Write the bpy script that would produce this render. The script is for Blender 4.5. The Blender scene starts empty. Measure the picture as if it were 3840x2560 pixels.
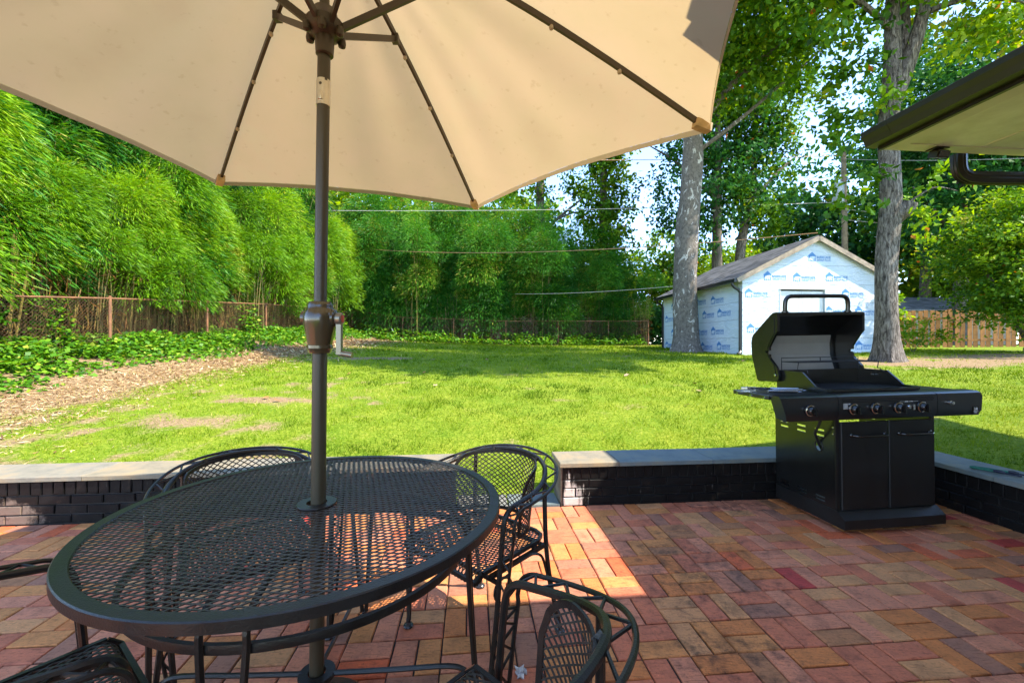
import bpy, bmesh, math, random
import numpy as np
from mathutils import Vector, Matrix, Euler

scene = bpy.context.scene
col = scene.collection
random.seed(7)
rng = np.random.default_rng(7)
R = math.radians
PI = math.pi

# ------------------------------------------------------------------ camera
CAM_H = 1.274
cam = bpy.data.cameras.new('camera')
cam.lens = 15.0
cam.sensor_width = 36.0
cam.shift_y = 0.0021
cam.clip_start = 0.03
cam.clip_end = 900.0
cam_ob = bpy.data.objects.new('camera', cam)
cam_ob.location = (0, 0, CAM_H)
cam_ob.rotation_euler = (R(90), 0, 0)
col.objects.link(cam_ob)
scene.camera = cam_ob

# ------------------------------------------------------------------ light
# light travels (-0.764, 0.28) sideways for every metre it falls
to_sun = Vector((0.764, -0.28, 1.0)).normalized()
SUN_EL = math.asin(to_sun.z)
SUN_AZ = math.atan2(to_sun.x, to_sun.y)
world = bpy.data.worlds.new('World')
scene.world = world
world.use_nodes = True
wn = world.node_tree
for n in list(wn.nodes):
    wn.nodes.remove(n)
sky = wn.nodes.new('ShaderNodeTexSky')
sky.sky_type = 'NISHITA'
sky.sun_disc = False
sky.sun_elevation = SUN_EL
sky.sun_rotation = SUN_AZ
sky.air_density = 0.75
sky.dust_density = 0.0
sky.ozone_density = 1.6
bg = wn.nodes.new('ShaderNodeBackground')
bg.inputs['Strength'].default_value = 0.15
wo = wn.nodes.new('ShaderNodeOutputWorld')
wn.links.new(sky.outputs[0], bg.inputs[0])
wn.links.new(bg.outputs[0], wo.inputs[0])

sun = bpy.data.lights.new('sun', 'SUN')
sun.energy = 2.25
sun.angle = R(0.55)
sun.color = (1.0, 0.92, 0.78)
sun_ob = bpy.data.objects.new('sun', sun)
sun_ob.rotation_euler = to_sun.to_track_quat('Z', 'Y').to_euler()
sun_ob.location = (20, -8, 30)
col.objects.link(sun_ob)

vs = scene.view_settings
vs.view_transform = 'Standard'
vs.look = 'None'
vs.exposure = 2.45
vs.gamma = 1.0
vs.use_curve_mapping = False

# ------------------------------------------------------------------ frames
YAW = R(5.3)
CA, SA = math.cos(YAW), math.sin(YAW)
def W(a, b, z=0.0):
    """patio frame (a to the right along the wall, b away) -> world"""
    return Vector((CA*a - SA*b, SA*a + CA*b, z))
def AB(x, y):
    return (CA*x + SA*y, -SA*x + CA*y)
def smooth(e0, e1, x):
    t = np.clip((x-e0)/(e1-e0), 0, 1)
    return t*t*(3-2*t)

# ------------------------------------------------------------------ mesh helpers
class MB:
    def __init__(self):
        self.v = []; self.f = []; self.m = []
    def add(self, vs_, fs, mi=0):
        o = len(self.v)
        self.v += [tuple(p) for p in vs_]
        for q in fs:
            self.f.append(tuple(i+o for i in q)); self.m.append(mi)
        return self
    def box(self, c, s, M=None, mi=0):
        x, y, z = s[0]/2, s[1]/2, s[2]/2
        P = [Vector(p) for p in ((-x,-y,-z),(x,-y,-z),(x,y,-z),(-x,y,-z),(-x,-y,z),(x,-y,z),(x,y,z),(-x,y,z))]
        if M is not None: P = [M @ p for p in P]
        c = Vector(c)
        return self.add([p+c for p in P], [(0,3,2,1),(4,5,6,7),(0,1,5,4),(1,2,6,5),(2,3,7,6),(3,0,4,7)], mi)
    def bev(self, c, s, b, M=None, mi=0):
        """box with chamfered top edges"""
        x, y, z = s[0]/2, s[1]/2, s[2]/2
        P = [(-x,-y,-z),(x,-y,-z),(x,y,-z),(-x,y,-z),(-x,-y,z-b),(x,-y,z-b),(x,y,z-b),(-x,y,z-b),
             (-x+b,-y+b,z),(x-b,-y+b,z),(x-b,y-b,z),(-x+b,y-b,z)]
        P = [Vector(p) for p in P]
        if M is not None: P = [M @ p for p in P]
        c = Vector(c)
        return self.add([p+c for p in P], [(0,3,2,1),(0,1,5,4),(1,2,6,5),(2,3,7,6),(3,0,4,7),
                        (4,5,9,8),(5,6,10,9),(6,7,11,10),(7,4,8,11),(8,9,10,11)], mi)
    def tube(self, pts, r, n=8, closed=False, mi=0, caps=True):
        pts = [Vector(p) for p in pts]
        N = len(pts)
        rr = r if hasattr(r, '__len__') else [r]*N
        tang = []
        for i in range(N):
            if closed: t = pts[(i+1) % N]-pts[i-1]
            else: t = pts[min(i+1, N-1)]-pts[max(i-1, 0)]
            if t.length < 1e-9: t = Vector((0,0,1))
            tang.append(t.normalized())
        up = Vector((0,0,1)) if abs(tang[0].z) < .9 else Vector((1,0,0))
        nrm = (up - tang[0]*up.dot(tang[0])).normalized()
        vs_, fs = [], []
        for i in range(N):
            t = tang[i]
            nrm = nrm - t*nrm.dot(t)
            if nrm.length < 1e-6: nrm = t.orthogonal()
            nrm.normalize(); bi = t.cross(nrm)
            for k in range(n):
                an = 2*PI*(k+.5)/n
                vs_.append(pts[i]+(nrm*math.cos(an)+bi*math.sin(an))*rr[i])
        for i in range(N if closed else N-1):
            j = (i+1) % N
            for k in range(n):
                l = (k+1) % n
                fs.append((i*n+k, i*n+l, j*n+l, j*n+k))
        if caps and not closed:
            fs.append(tuple(range(n-1, -1, -1)))
            fs.append(tuple((N-1)*n+k for k in range(n)))
        return self.add(vs_, fs, mi)
    def lathe(self, prof, n=24, c=(0,0,0), M=None, mi=0):
        vs_, fs = [], []
        c = Vector(c)
        for (r, z) in prof:
            for k in range(n):
                a = 2*PI*k/n
                p = Vector((r*math.cos(a), r*math.sin(a), z))
                if M is not None: p = M @ p
                vs_.append(p+c)
        for i in range(len(prof)-1):
            for k in range(n):
                l = (k+1) % n
                fs.append((i*n+k, i*n+l, (i+1)*n+l, (i+1)*n+k))
        ring = prof[0] == prof[-1]
        if prof[0][0] > 1e-6 and not ring: fs.append(tuple(range(n-1, -1, -1)))
        if prof[-1][0] > 1e-6 and not ring: fs.append(tuple((len(prof)-1)*n+k for k in range(n)))
        return self.add(vs_, fs, mi)
    def prism(self, poly, ax, d0, d1, mi=0):
        """polygon (2D) extruded along an axis: ax 'x' -> poly is (y,z), 'y' -> (x,z), 'z' -> (x,y)"""
        def P(q, d):
            return {'x': (d, q[0], q[1]), 'y': (q[0], d, q[1]), 'z': (q[0], q[1], d)}[ax]
        n = len(poly)
        vs_ = [P(q, d0) for q in poly]+[P(q, d1) for q in poly]
        fs = [tuple(range(n)), tuple(range(2*n-1, n-1, -1))]
        for i in range(n):
            j = (i+1) % n
            fs.append((i, i+n, j+n, j))
        return self.add(vs_, fs, mi)
    def bar(self, p, q, w, h, nrm=(0,0,1), mi=0):
        """flat bar from p to q: w across, h along nrm"""
        p, q, nr = Vector(p), Vector(q), Vector(nrm)
        t = (q-p)
        if t.length < 1e-9: return self
        t.normalize()
        s = t.cross(nr)
        if s.length < 1e-6: s = t.orthogonal()
        s.normalize(); nr = s.cross(t)
        a, b = s*w/2, nr*h/2
        vs_ = [p-a-b, p+a-b, p+a+b, p-a+b, q-a-b, q+a-b, q+a+b, q-a+b]
        return self.add(vs_, [(0,1,5,4),(1,2,6,5),(2,3,7,6),(3,0,4,7),(3,2,1,0),(4,5,6,7)], mi)
    def mesh(self, name, mats, smooth_=False, fixn=True):
        me = bpy.data.meshes.new(name)
        me.from_pydata(self.v, [], self.f)
        for m in (mats if isinstance(mats, (list, tuple)) else [mats]): me.materials.append(m)
        if any(self.m): me.polygons.foreach_set('material_index', self.m)
        if fixn:
            bm = bmesh.new(); bm.from_mesh(me)
            bmesh.ops.recalc_face_normals(bm, faces=bm.faces)
            bm.to_mesh(me); bm.free()
        if smooth_:
            me.shade_smooth()
            try: me.set_sharp_from_angle(angle=R(42))
            except Exception: pass
        me.update()
        return me
    def build(self, name, mats, parent=None, smooth_=False, fixn=True):
        return link(name, self.mesh(name, mats, smooth_, fixn), parent)

def link(name, me, parent=None):
    o = bpy.data.objects.new(name, me)
    col.objects.link(o)
    if parent is not None: o.parent = parent
    return o
def empty(name, loc=(0,0,0), rz=0.0):
    o = bpy.data.objects.new(name, None)
    o.empty_display_size = .1
    o.location = loc; o.rotation_euler = (0, 0, rz)
    col.objects.link(o)
    return o
def tag(o, label=None, cat=None, group=None, kind=None):
    if label: o['label'] = label
    if cat: o['category'] = cat
    if group: o['group'] = group
    if kind: o['kind'] = kind
    return o
def copy_tree(o, parent=None):
    c = o.copy(); col.objects.link(c); c.parent = parent
    for ch in list(o.children): copy_tree(ch, c)
    return c
def crom(P, n=6, closed=False):
    """Catmull-Rom through points"""
    P = [Vector(p) for p in P]; out = []
    N = len(P)
    for i in range(N if closed else N-1):
        g = (lambda k: P[k % N]) if closed else (lambda k: P[max(0, min(N-1, k))])
        p0, p1, p2, p3 = g(i-1), g(i), g(i+1), g(i+2)
        for k in range(n):
            t = k/n
            out.append(0.5*((2*p1)+(p2-p0)*t+(2*p0-5*p1+4*p2-p3)*t*t+(3*p1-p0-3*p2+p3)*t**3))
    if not closed: out.append(P[-1])
    return out

# value noise (numpy) -------------------------------------------------
_perm = np.random.default_rng(3).random((256, 256))
def vnoise(x, y):
    xi = np.floor(x).astype(int); yi = np.floor(y).astype(int)
    fx = x-xi; fy = y-yi
    fx = fx*fx*(3-2*fx); fy = fy*fy*(3-2*fy)
    g = lambda i, j: _perm[i % 256, j % 256]
    return (g(xi, yi)*(1-fx)+g(xi+1, yi)*fx)*(1-fy)+(g(xi, yi+1)*(1-fx)+g(xi+1, yi+1)*fx)*fy
def fbm(x, y, o=4):
    s = 0; a = .5; t = 0
    for k in range(o):
        s = s+a*vnoise(x*2**k+17*k, y*2**k+31*k); t += a; a *= .5
    return s/t

# ------------------------------------------------------------------ materials
def newmat(name):
    m = bpy.data.materials.new(name); m.use_nodes = True
    nt = m.node_tree
    for n in list(nt.nodes): nt.nodes.remove(n)
    out = nt.nodes.new('ShaderNodeOutputMaterial')
    return m, nt, out
def N(nt, t, **kw):
    n = nt.nodes.new('ShaderNode'+t)
    for k, v in kw.items():
        if k in n.inputs: n.inputs[k].default_value = v
        else: setattr(n, k, v)
    return n
def ramp(nt, stops, interp='LINEAR'):
    n = nt.nodes.new('ShaderNodeValToRGB')
    cr = n.color_ramp; cr.interpolation = interp
    while len(cr.elements) < len(stops): cr.elements.new(0.5)
    for e, (p, c) in zip(cr.elements, stops):
        e.position = p; e.color = (c[0], c[1], c[2], 1) if hasattr(c, '__len__') else (c, c, c, 1)
    return n
def paint(name, c, rough=.5, metal=0.0, var=.15, scale=8.0, bump=0.0, bscale=60.0, spec=.5, c2=None, coat=0.0):
    """plain coloured surface with a little mottling and fine relief"""
    m, nt, out = newmat(name)
    b = N(nt, 'BsdfPrincipled')
    b.inputs['Roughness'].default_value = rough
    b.inputs['Metallic'].default_value = metal
    b.inputs['Specular IOR Level'].default_value = spec
    b.inputs['Coat Weight'].default_value = coat
    tc = N(nt, 'TexCoord')
    no = N(nt, 'TexNoise', Scale=scale, Detail=6.0, Roughness=.6)
    nt.links.new(tc.outputs['Object'], no.inputs['Vector'])
    d = c2 if c2 else tuple(x*(1-var*1.6) for x in c)
    u = tuple(min(1, x*(1+var)) for x in c)
    r = ramp(nt, [(.3, d), (.7, u)])
    nt.links.new(no.outputs['Fac'], r.inputs[0])
    nt.links.new(r.outputs[0], b.inputs['Base Color'])
    rr = N(nt, 'MapRange'); rr.inputs['To Min'].default_value = max(.02, rough-.08); rr.inputs['To Max'].default_value = min(1, rough+.1)
    nt.links.new(no.outputs['Fac'], rr.inputs['Value'])
    nt.links.new(rr.outputs[0], b.inputs['Roughness'])
    if bump > 0:
        n2 = N(nt, 'TexNoise', Scale=bscale, Detail=5.0)
        nt.links.new(tc.outputs['Object'], n2.inputs['Vector'])
        bp = N(nt, 'Bump', Strength=bump, Distance=.01)
        nt.links.new(n2.outputs['Fac'], bp.inputs['Height'])
        nt.links.new(bp.outputs[0], b.inputs['Normal'])
    nt.links.new(b.outputs[0], out.inputs[0])
    return m
def leafmat(name, stops, trans=.35, gloss=.02, rough=.5):
    """foliage: colour by the per-leaf attribute, light passes through"""
    m, nt, out = newmat(name)
    at = N(nt, 'Attribute', attribute_name='tint')
    r = ramp(nt, stops)
    nt.links.new(at.outputs['Fac'], r.inputs[0])
    d = N(nt, 'BsdfDiffuse'); t = N(nt, 'BsdfTranslucent'); g = N(nt, 'BsdfGlossy', Roughness=rough)
    hs = N(nt, 'HueSaturation', Hue=.485, Saturation=1.05, Value=1.35)
    nt.links.new(r.outputs[0], hs.inputs['Color'])
    nt.links.new(r.outputs[0], d.inputs[0]); nt.links.new(hs.outputs[0], t.inputs[0])
    mx = N(nt, 'MixShader', Fac=trans)
    nt.links.new(d.outputs[0], mx.inputs[1]); nt.links.new(t.outputs[0], mx.inputs[2])
    m2 = N(nt, 'MixShader', Fac=gloss)
    nt.links.new(mx.outputs[0], m2.inputs[1]); nt.links.new(g.outputs[0], m2.inputs[2])
    nt.links.new(m2.outputs[0], out.inputs[0])
    return m
# ================================================================== ground
def gz(x, y):
    x = np.asarray(x, float); y = np.asarray(y, float)
    a = CA*x+SA*y; b = -SA*x+CA*y
    d = np.hypot(np.maximum(0, b-3.5), np.maximum(0, a-3.9)*.8)
    z = 1.25*(1-np.exp(-d/7.0))
    z = z + .30*smooth(-6.6, -8.8, x)*smooth(3.5, 6, y)
    z = z + .035*np.maximum(0, -x)*smooth(9, 22, y)*smooth(80, 30, y)
    z = z - .16*smooth(.35, 0.0, d)*(np.minimum(3.9-a, 3.5-b) > .12)
    z = z + .05*(fbm(x*.5, y*.5)-.5)*smooth(.2, 3, d)
    return z
def gz1(x, y): return float(gz(x, y))

def soil_mask(x, y):
    """1 = bare earth / litter, 0 = full grass"""
    n = fbm(x*.9+3, y*.9+8)
    n2 = fbm(x*3.1, y*3.1, 3)
    left = smooth(1.5, -5.5, x)*smooth(9.5, 5.0, y)
    s = .8*smooth(.60, .84, n*.42+n2*.58+.20*left)
    edge = smooth(-5.6, -6.5, x+.9*(fbm(y*.8, x*.3+5)-.5))*smooth(26, 20, y)
    s = np.maximum(s, edge)
    for (px, py, rx, ry) in ((-3.5, 6.25, .8, .20), (-3.6, 11.5, 1.5, .45), (10.5, 9.7, 3.4, .9), (9.2, 10.5, 1.3, 1.2), (13.0, 10.8, 3.2, 1.2), (6.2, 15, 1.4, 1.0)):
        q = np.hypot((x-px)/rx, (y-py)/ry)+1.6*(n2-.5)
        s = np.maximum(s, .9*smooth(1.3, .55, q))
    s = np.maximum(s, smooth(21.5, 23.0, y+.8*(n-.5)))
    return s

def lawn_material():
    m, nt, out = newmat('lawn_ground')
    b = N(nt, 'BsdfPrincipled', Roughness=.95); b.inputs['Specular IOR Level'].default_value = .15
    tc = N(nt, 'NewGeometry')
    at = N(nt, 'Attribute', attribute_name='soil')
    n1 = N(nt, 'TexNoise', Scale=28.0, Detail=8.0, Roughness=.7)
    n2 = N(nt, 'TexNoise', Scale=2.2, Detail=5.0)
    n3 = N(nt, 'TexVoronoi', Scale=34.0)
    for n in (n1, n2, n3): nt.links.new(tc.outputs['Position'], n.inputs['Vector'])
    g = ramp(nt, [(.28, (.055, .09, .006)), (.48, (.15, .215, .012)), (.62, (.26, .295, .035)), (.78, (.42, .36, .11))])
    nt.links.new(n1.outputs['Fac'], g.inputs[0])
    g2 = ramp(nt, [(.3, (.75, .9, .6)), (.7, (1.15, 1.08, 1.0))])
    nt.links.new(n2.outputs['Fac'], g2.inputs[0])
    gm = N(nt, 'MixRGB', blend_type='MULTIPLY', Fac=1.0)
    nt.links.new(g.outputs[0], gm.inputs[1]); nt.links.new(g2.outputs[0], gm.inputs[2])
    s = ramp(nt, [(.25, (.12, .075, .035)), (.5, (.27, .18, .095)), (.75, (.42, .31, .18))])
    nt.links.new(n1.outputs['Fac'], s.inputs[0])
    ad = N(nt, 'Math', operation='ADD'); sb = N(nt, 'Math', operation='MULTIPLY_ADD')
    nt.links.new(n1.outputs['Fac'], sb.inputs[0]); sb.inputs[1].default_value = 1.2; sb.inputs[2].default_value = -.6
    nt.links.new(at.outputs['Fac'], ad.inputs[0]); nt.links.new(sb.outputs[0], ad.inputs[1])
    f = ramp(nt, [(.30, 0.0), (.80, 1.0)]); nt.links.new(ad.outputs[0], f.inputs[0])
    mx = N(nt, 'MixRGB'); nt.links.new(f.outputs[0], mx.inputs[0]); nt.links.new(gm.outputs[0], mx.inputs[1]); nt.links.new(s.outputs[0], mx.inputs[2])
    nt.links.new(mx.outputs[0], b.inputs['Base Color'])
    bp = N(nt, 'Bump', Strength=.8, Distance=.03); nt.links.new(n1.outputs['Fac'], bp.inputs['Height'])
    nt.links.new(bp.outputs[0], b.inputs['Normal'])
    nt.links.new(b.outputs[0], out.inputs[0])
    return m
def make_lawn():
    xs = np.concatenate([[-260, -160, -100, -60, -40, -28, -20, -15], np.arange(-12.5, 15.01, .125), [17, 20, 25, 32, 45, 70, 120, 200, 300]])
    ys = np.concatenate([[-60, -30, -15, -8, -4, -2, 0, 1.2, 2.2, 2.9], np.arange(3.2, 9, .1), np.arange(9, 27, .3), [28, 30, 33, 38, 46, 60, 90, 150, 260, 420]])
    X, Y = np.meshgrid(xs, ys)
    Z = gz(X, Y); S = soil_mask(X, Y)
    nx, ny = len(xs), len(ys)
    V = np.c_[X.ravel(), Y.ravel(), Z.ravel()]
    i = np.arange(nx-1)[None, :]+np.arange(ny-1)[:, None]*nx
    F = np.stack([i, i+1, i+1+nx, i+nx], -1).reshape(-1, 4)
    me = bpy.data.meshes.new('lawn')
    me.from_pydata(V.tolist(), [], F.tolist())
    at = me.attributes.new('soil', 'FLOAT', 'POINT'); at.data.foreach_set('value', S.ravel())
    me.materials.append(lawn_material()); me.shade_smooth()
    o = link('lawn', me); tag(o, 'sunlit green lawn with bare earthy patches rising away from the patio', None, None, 'structure')
    return o
make_lawn()

# ------------------------------------------------------------------ leaf-sized faces in bulk
def cloud(name, P, D, S, L, Wd, tint, mat, parent=None, fold=0.0, tri=False):
    """P base points, D direction, S side vector (unit), L length, Wd width"""
    P = np.asarray(P, float); n = len(P)
    L = np.broadcast_to(L, n)[:, None]; Wd = np.broadcast_to(Wd, n)[:, None]
    nv = 3 if tri else 4
    if tri:
        V = np.stack([P-S*Wd/2, P+S*Wd/2, P+D*L], 1)
    else:
        Nn = np.cross(D, S)
        mid = P+D*L*.45
        V = np.stack([P, mid+S*Wd/2+Nn*Wd*fold, P+D*L, mid-S*Wd/2+Nn*Wd*fold], 1)
    V = V.reshape(-1, 3)
    me = bpy.data.meshes.new(name)
    me.vertices.add(n*nv); me.vertices.foreach_set('co', V.astype(np.float32).ravel())
    me.loops.add(n*nv); me.loops.foreach_set('vertex_index', np.arange(n*nv, dtype=np.int32))
    me.polygons.add(n); me.polygons.foreach_set('loop_start', np.arange(0, n*nv, nv, dtype=np.int32))
    at = me.attributes.new('tint', 'FLOAT', 'POINT')
    at.data.foreach_set('value', np.repeat(np.asarray(tint, np.float32), nv))
    me.materials.append(mat)
    me.update(calc_edges=True); me.validate()
    if parent is False: return me
    return link(name, me, parent)
def unit(v): return v/np.maximum(1e-9, np.linalg.norm(v, axis=-1, keepdims=True))
def rdir(n, g=rng): return unit(g.normal(size=(n, 3)))

M_GRASS = leafmat('grass_blade', [(0, (.060, .125, .004)), (.38, (.165, .255, .008)), (.72, (.28, .34, .024)), (1, (.52, .44, .14))], trans=.3, gloss=.004)
def make_grass():
    Ps, Ls, Ws, Ts = [], [], [], []
    for (y0, y1, dens, h, w) in ((3.5, 5.2, 2300, .045, .006), (5.2, 7.0, 1500, .05, .008), (7.0, 10.0, 800, .055, .012), (10.0, 15.0, 380, .06, .02), (15.0, 23.5, 160, .07, .034)):
        xl, xr = -1.22*y1-.3, 1.22*y1+.3
        n = int((xr-xl)*(y1-y0)*dens)
        x = rng.uniform(xl, xr, n); y = rng.uniform(y0, y1, n)
        a = CA*x+SA*y; b = -SA*x+CA*y
        k = (np.abs(x) < 1.24*y+.4) & ((b > 3.66) | (a > 4.03) | ((a > -.1) & (a < .68) & (b > 3.62))) & (x > -7.3) & (x < 14.5)
        s = soil_mask(x, y)
        tuft = fbm(x*4.5, y*4.5, 2)
        k &= rng.random(n) > np.clip(s*1.05, 0, .93)
        k &= rng.random(n) < np.clip(.35+1.3*(tuft-.25), .25, 1)
        x, y, tuft, s = x[k], y[k], tuft[k], s[k]
        m = len(x)
        Ps.append(np.c_[x, y, gz(x, y)-.004])
        weed = fbm(x*2.3+90, y*2.3+4, 3) > .64
        Ls.append(h*rng.uniform(.5, 1.35, m)*(.7+.6*tuft)*np.where(weed, 1.35, 1)); Ws.append(np.full(m, w)*rng.uniform(.7, 1.3, m))
        big = fbm(x*.45+40, y*.45+9, 3)
        Ts.append(np.clip(-.02+.9*big+.38*(rng.random(m)-.5)+.25*s+.35*(rng.random(m) > .90)-.22*weed-.25*(fbm(x*1.9+7, y*1.9, 2) > .66), 0, 1))
    P = np.concatenate(Ps); L = np.concatenate(Ls); Wd = np.concatenate(Ws); T = np.concatenate(Ts)
    n = len(P)
    D = unit(np.c_[rng.normal(0, .55, n), rng.normal(0, .55, n), np.ones(n)])
    S = unit(np.cross(D, rdir(n)))
    o = cloud('grass', P, D, S, L, Wd, T, M_GRASS, tri=True)
    tag(o, 'short bright green grass covering the lawn', 'grass', None, 'stuff')
    print('grass blades', n)
make_grass()

# wood chips and dry bamboo sheaths in the strip before the ivy
M_CHIP = leafmat('dry_chip', [(0, (.12, .06, .02)), (.4, (.36, .21, .085)), (.75, (.60, .41, .20)), (1, (.76, .60, .36))], trans=.1, gloss=.03)
def make_mulch():
    n = 30000
    y = 3.8+rng.random(n)**1.4*18; x = -6.65+rng.normal(0, .75, n)
    k = (np.abs(x) < 1.25*y+.3)
    x, y = x[k], y[k]; n = len(x)
    P = np.c_[x, y, gz(x, y)+rng.uniform(.002, .02, n)]
    D = unit(np.c_[rng.normal(size=n), rng.normal(size=n), rng.normal(0, .18, n)])
    S = unit(np.cross(D, np.c_[rng.normal(0, .3, n), rng.normal(0, .3, n), np.ones(n)]))
    far = 1+np.clip((y-7)/9, 0, 1.2)
    o = cloud('mulch', P, D, S, rng.uniform(.03, .11, n)*far, rng.uniform(.008, .022, n)*far, rng.random(n), M_CHIP, fold=.15)
    tag(o, 'strip of pale wood chips and dry leaves along the lawn edge', 'mulch', None, 'stuff')
make_mulch()

# ================================================================== patio
def brick_material():
    m, nt, out = newmat('paver_brick')
    b = N(nt, 'BsdfPrincipled', Roughness=.72); b.inputs['Specular IOR Level'].default_value = .35
    at = N(nt, 'Attribute', attribute_name='tint')
    ge = N(nt, 'NewGeometry'); oi = N(nt, 'ObjectInfo')
    pal = ramp(nt, [(0, (.56, .165, .080)), (.16, (.61, .220, .115)), (.30, (.60, .195, .055)), (.44, (.62, .240, .075)), (.56, (.60, .265, .105)),
                    (.68, (.44, .180, .075)), (.78, (.37, .155, .090)), (.86, (.48, .062, .046)), (.93, (.63, .130, .045)), (1, (.52, .17, .09))], 'CONSTANT')
    nt.links.new(at.outputs['Fac'], pal.inputs[0])
    # flashing within one brick
    n1 = N(nt, 'TexNoise', Scale=9.0, Detail=6.0, Roughness=.65); nt.links.new(ge.outputs['Position'], n1.inputs['Vector'])
    r1 = ramp(nt, [(.28, (.55, .54, .54)), (.5, (1, 1, 1)), (.75, (1.25, 1.18, 1.05))]); nt.links.new(n1.outputs['Fac'], r1.inputs[0])
    m1 = N(nt, 'MixRGB', blend_type='MULTIPLY', Fac=.9); nt.links.new(pal.outputs[0], m1.inputs[1]); nt.links.new(r1.outputs[0], m1.inputs[2])
    # drag marks and pits
    mp = N(nt, 'Mapping'); mp.inputs['Scale'].default_value = (22, 130, 22); mp.inputs['Rotation'].default_value = (0, 0, .5)
    nt.links.new(ge.outputs['Position'], mp.inputs[0])
    n2 = N(nt, 'TexNoise', Scale=1.0, Detail=3.0); nt.links.new(mp.outputs[0], n2.inputs['Vector'])
    n3 = N(nt, 'TexNoise', Scale=85.0, Detail=5.0, Roughness=.7); nt.links.new(ge.outputs['Position'], n3.inputs['Vector'])
    r2 = ramp(nt, [(.30, (.30, .27, .25)), (.43, (.92, .92, .92)), (.60, (1, 1, 1)), (.72, (1.45, 1.42, 1.38))]); nt.links.new(n3.outputs['Fac'], r2.inputs[0])
    m2 = N(nt, 'MixRGB', blend_type='MULTIPLY', Fac=.75); nt.links.new(m1.outputs[0], m2.inputs[1]); nt.links.new(r2.outputs[0], m2.inputs[2])
    r3 = ramp(nt, [(.30, (.45, .42, .40)), (.44, (1, 1, 1))]); nt.links.new(n2.outputs['Fac'], r3.inputs[0])
    m3 = N(nt, 'MixRGB', blend_type='MULTIPLY', Fac=.7); nt.links.new(m2.outputs[0], m3.inputs[1]); nt.links.new(r3.outputs[0], m3.inputs[2])
    # black algae growing in a drift in front of the wall
    sx = N(nt, 'SeparateXYZ'); nt.links.new(ge.outputs['Position'], sx.inputs[0])
    def blob(cx, cy, rx, ry):
        vm = N(nt, 'VectorMath', operation='SUBTRACT'); vm.inputs[1].default_value = (cx, cy, 0); nt.links.new(ge.outputs['Position'], vm.inputs[0])
        v2 = N(nt, 'VectorMath', operation='MULTIPLY'); v2.inputs[1].default_value = (1/rx, 1/ry, 0); nt.links.new(vm.outputs[0], v2.inputs[0])
        ln = N(nt, 'VectorMath', operation='LENGTH'); nt.links.new(v2.outputs[0], ln.inputs[0])
        mr = N(nt, 'MapRange'); mr.inputs['From Min'].default_value = 1.25; mr.inputs['From Max'].default_value = .2
        nt.links.new(ln.outputs['Value'], mr.inputs['Value']); return mr
    b1 = blob(1.05, 2.45, .75, .95); b2 = blob(1.75, 3.35, .9, .35); b3 = blob(.9, 1.75, .5, .35)
    mxx = N(nt, 'Math', operation='MAXIMUM'); nt.links.new(b1.outputs[0], mxx.inputs[0]); nt.links.new(b2.outputs[0], mxx.inputs[1])
    my = N(nt, 'Math', operation='MAXIMUM'); nt.links.new(mxx.outputs[0], my.inputs[0]); nt.links.new(b3.outputs[0], my.inputs[1])
    n4 = N(nt, 'TexNoise', Scale=14.0, Detail=9.0, Roughness=.75); nt.links.new(ge.outputs['Position'], n4.inputs['Vector'])
    ml = N(nt, 'Math', operation='MULTIPLY_ADD'); nt.links.new(my.outputs[0], ml.inputs[0]); ml.inputs[1].default_value = .21; ml.inputs[2].default_value = -.02
    ad = N(nt, 'Math', operation='ADD'); nt.links.new(ml.outputs[0], ad.inputs[0]); nt.links.new(n4.outputs['Fac'], ad.inputs[1])
    st = ramp(nt, [(.63, 0.0), (.84, .8)]); nt.links.new(ad.outputs[0], st.inputs[0])
    m4 = N(nt, 'MixRGB'); nt.links.new(st.outputs[0], m4.inputs[0]); nt.links.new(m3.outputs[0], m4.inputs[1]); m4.inputs[2].default_value = (.018, .016, .014, 1)
    nt.links.new(m4.outputs[0], b.inputs['Base Color'])
    sm = N(nt, 'Math', operation='ADD'); nt.links.new(n3.outputs['Fac'], sm.inputs[0]); nt.links.new(n2.outputs['Fac'], sm.inputs[1])
    bp = N(nt, 'Bump', Strength=.45, Distance=.003); nt.links.new(sm.outputs[0], bp.inputs['Height'])
    nt.links.new(bp.outputs[0], b.inputs['Normal'])
    nt.links.new(b.outputs[0], out.inputs[0])
    return m
M_PAVER = brick_material()
M_SAND = paint('joint_sand', (.035, .030, .026), .95, var=.4, scale=30, bump=.4)
BK = .2032
P1a, P1b = 1.9048, 1.671
def brick_mesh(name, tint, seed):
    r = random.Random(seed)
    l, w, h = BK-.0062, BK/2-.0062, .055
    mb = MB()
    e = .0045
    P = []
    for zz, ins in ((-h, 0), (-e, 0), (0, e)):
        for sx, sy in ((-1, -1), (1, -1), (1, 1), (-1, 1)):
            P.append((sx*(l/2-ins)+r.uniform(-.0018, .0018), sy*(w/2-ins)+r.uniform(-.0018, .0018), zz+r.uniform(-.001, .001)*(zz > -.01)))
    mb.add(P, [(0,3,2,1),(0,1,5,4),(1,2,6,5),(2,3,7,6),(3,0,4,7),(4,5,9,8),(5,6,10,9),(6,7,11,10),(7,4,8,11),(8,9,10,11)])
    me = mb.mesh(name, M_PAVER)
    at = me.attributes.new('tint', 'FLOAT', 'POINT'); at.data.foreach_set('value', [tint]*len(P))
    return me
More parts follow.
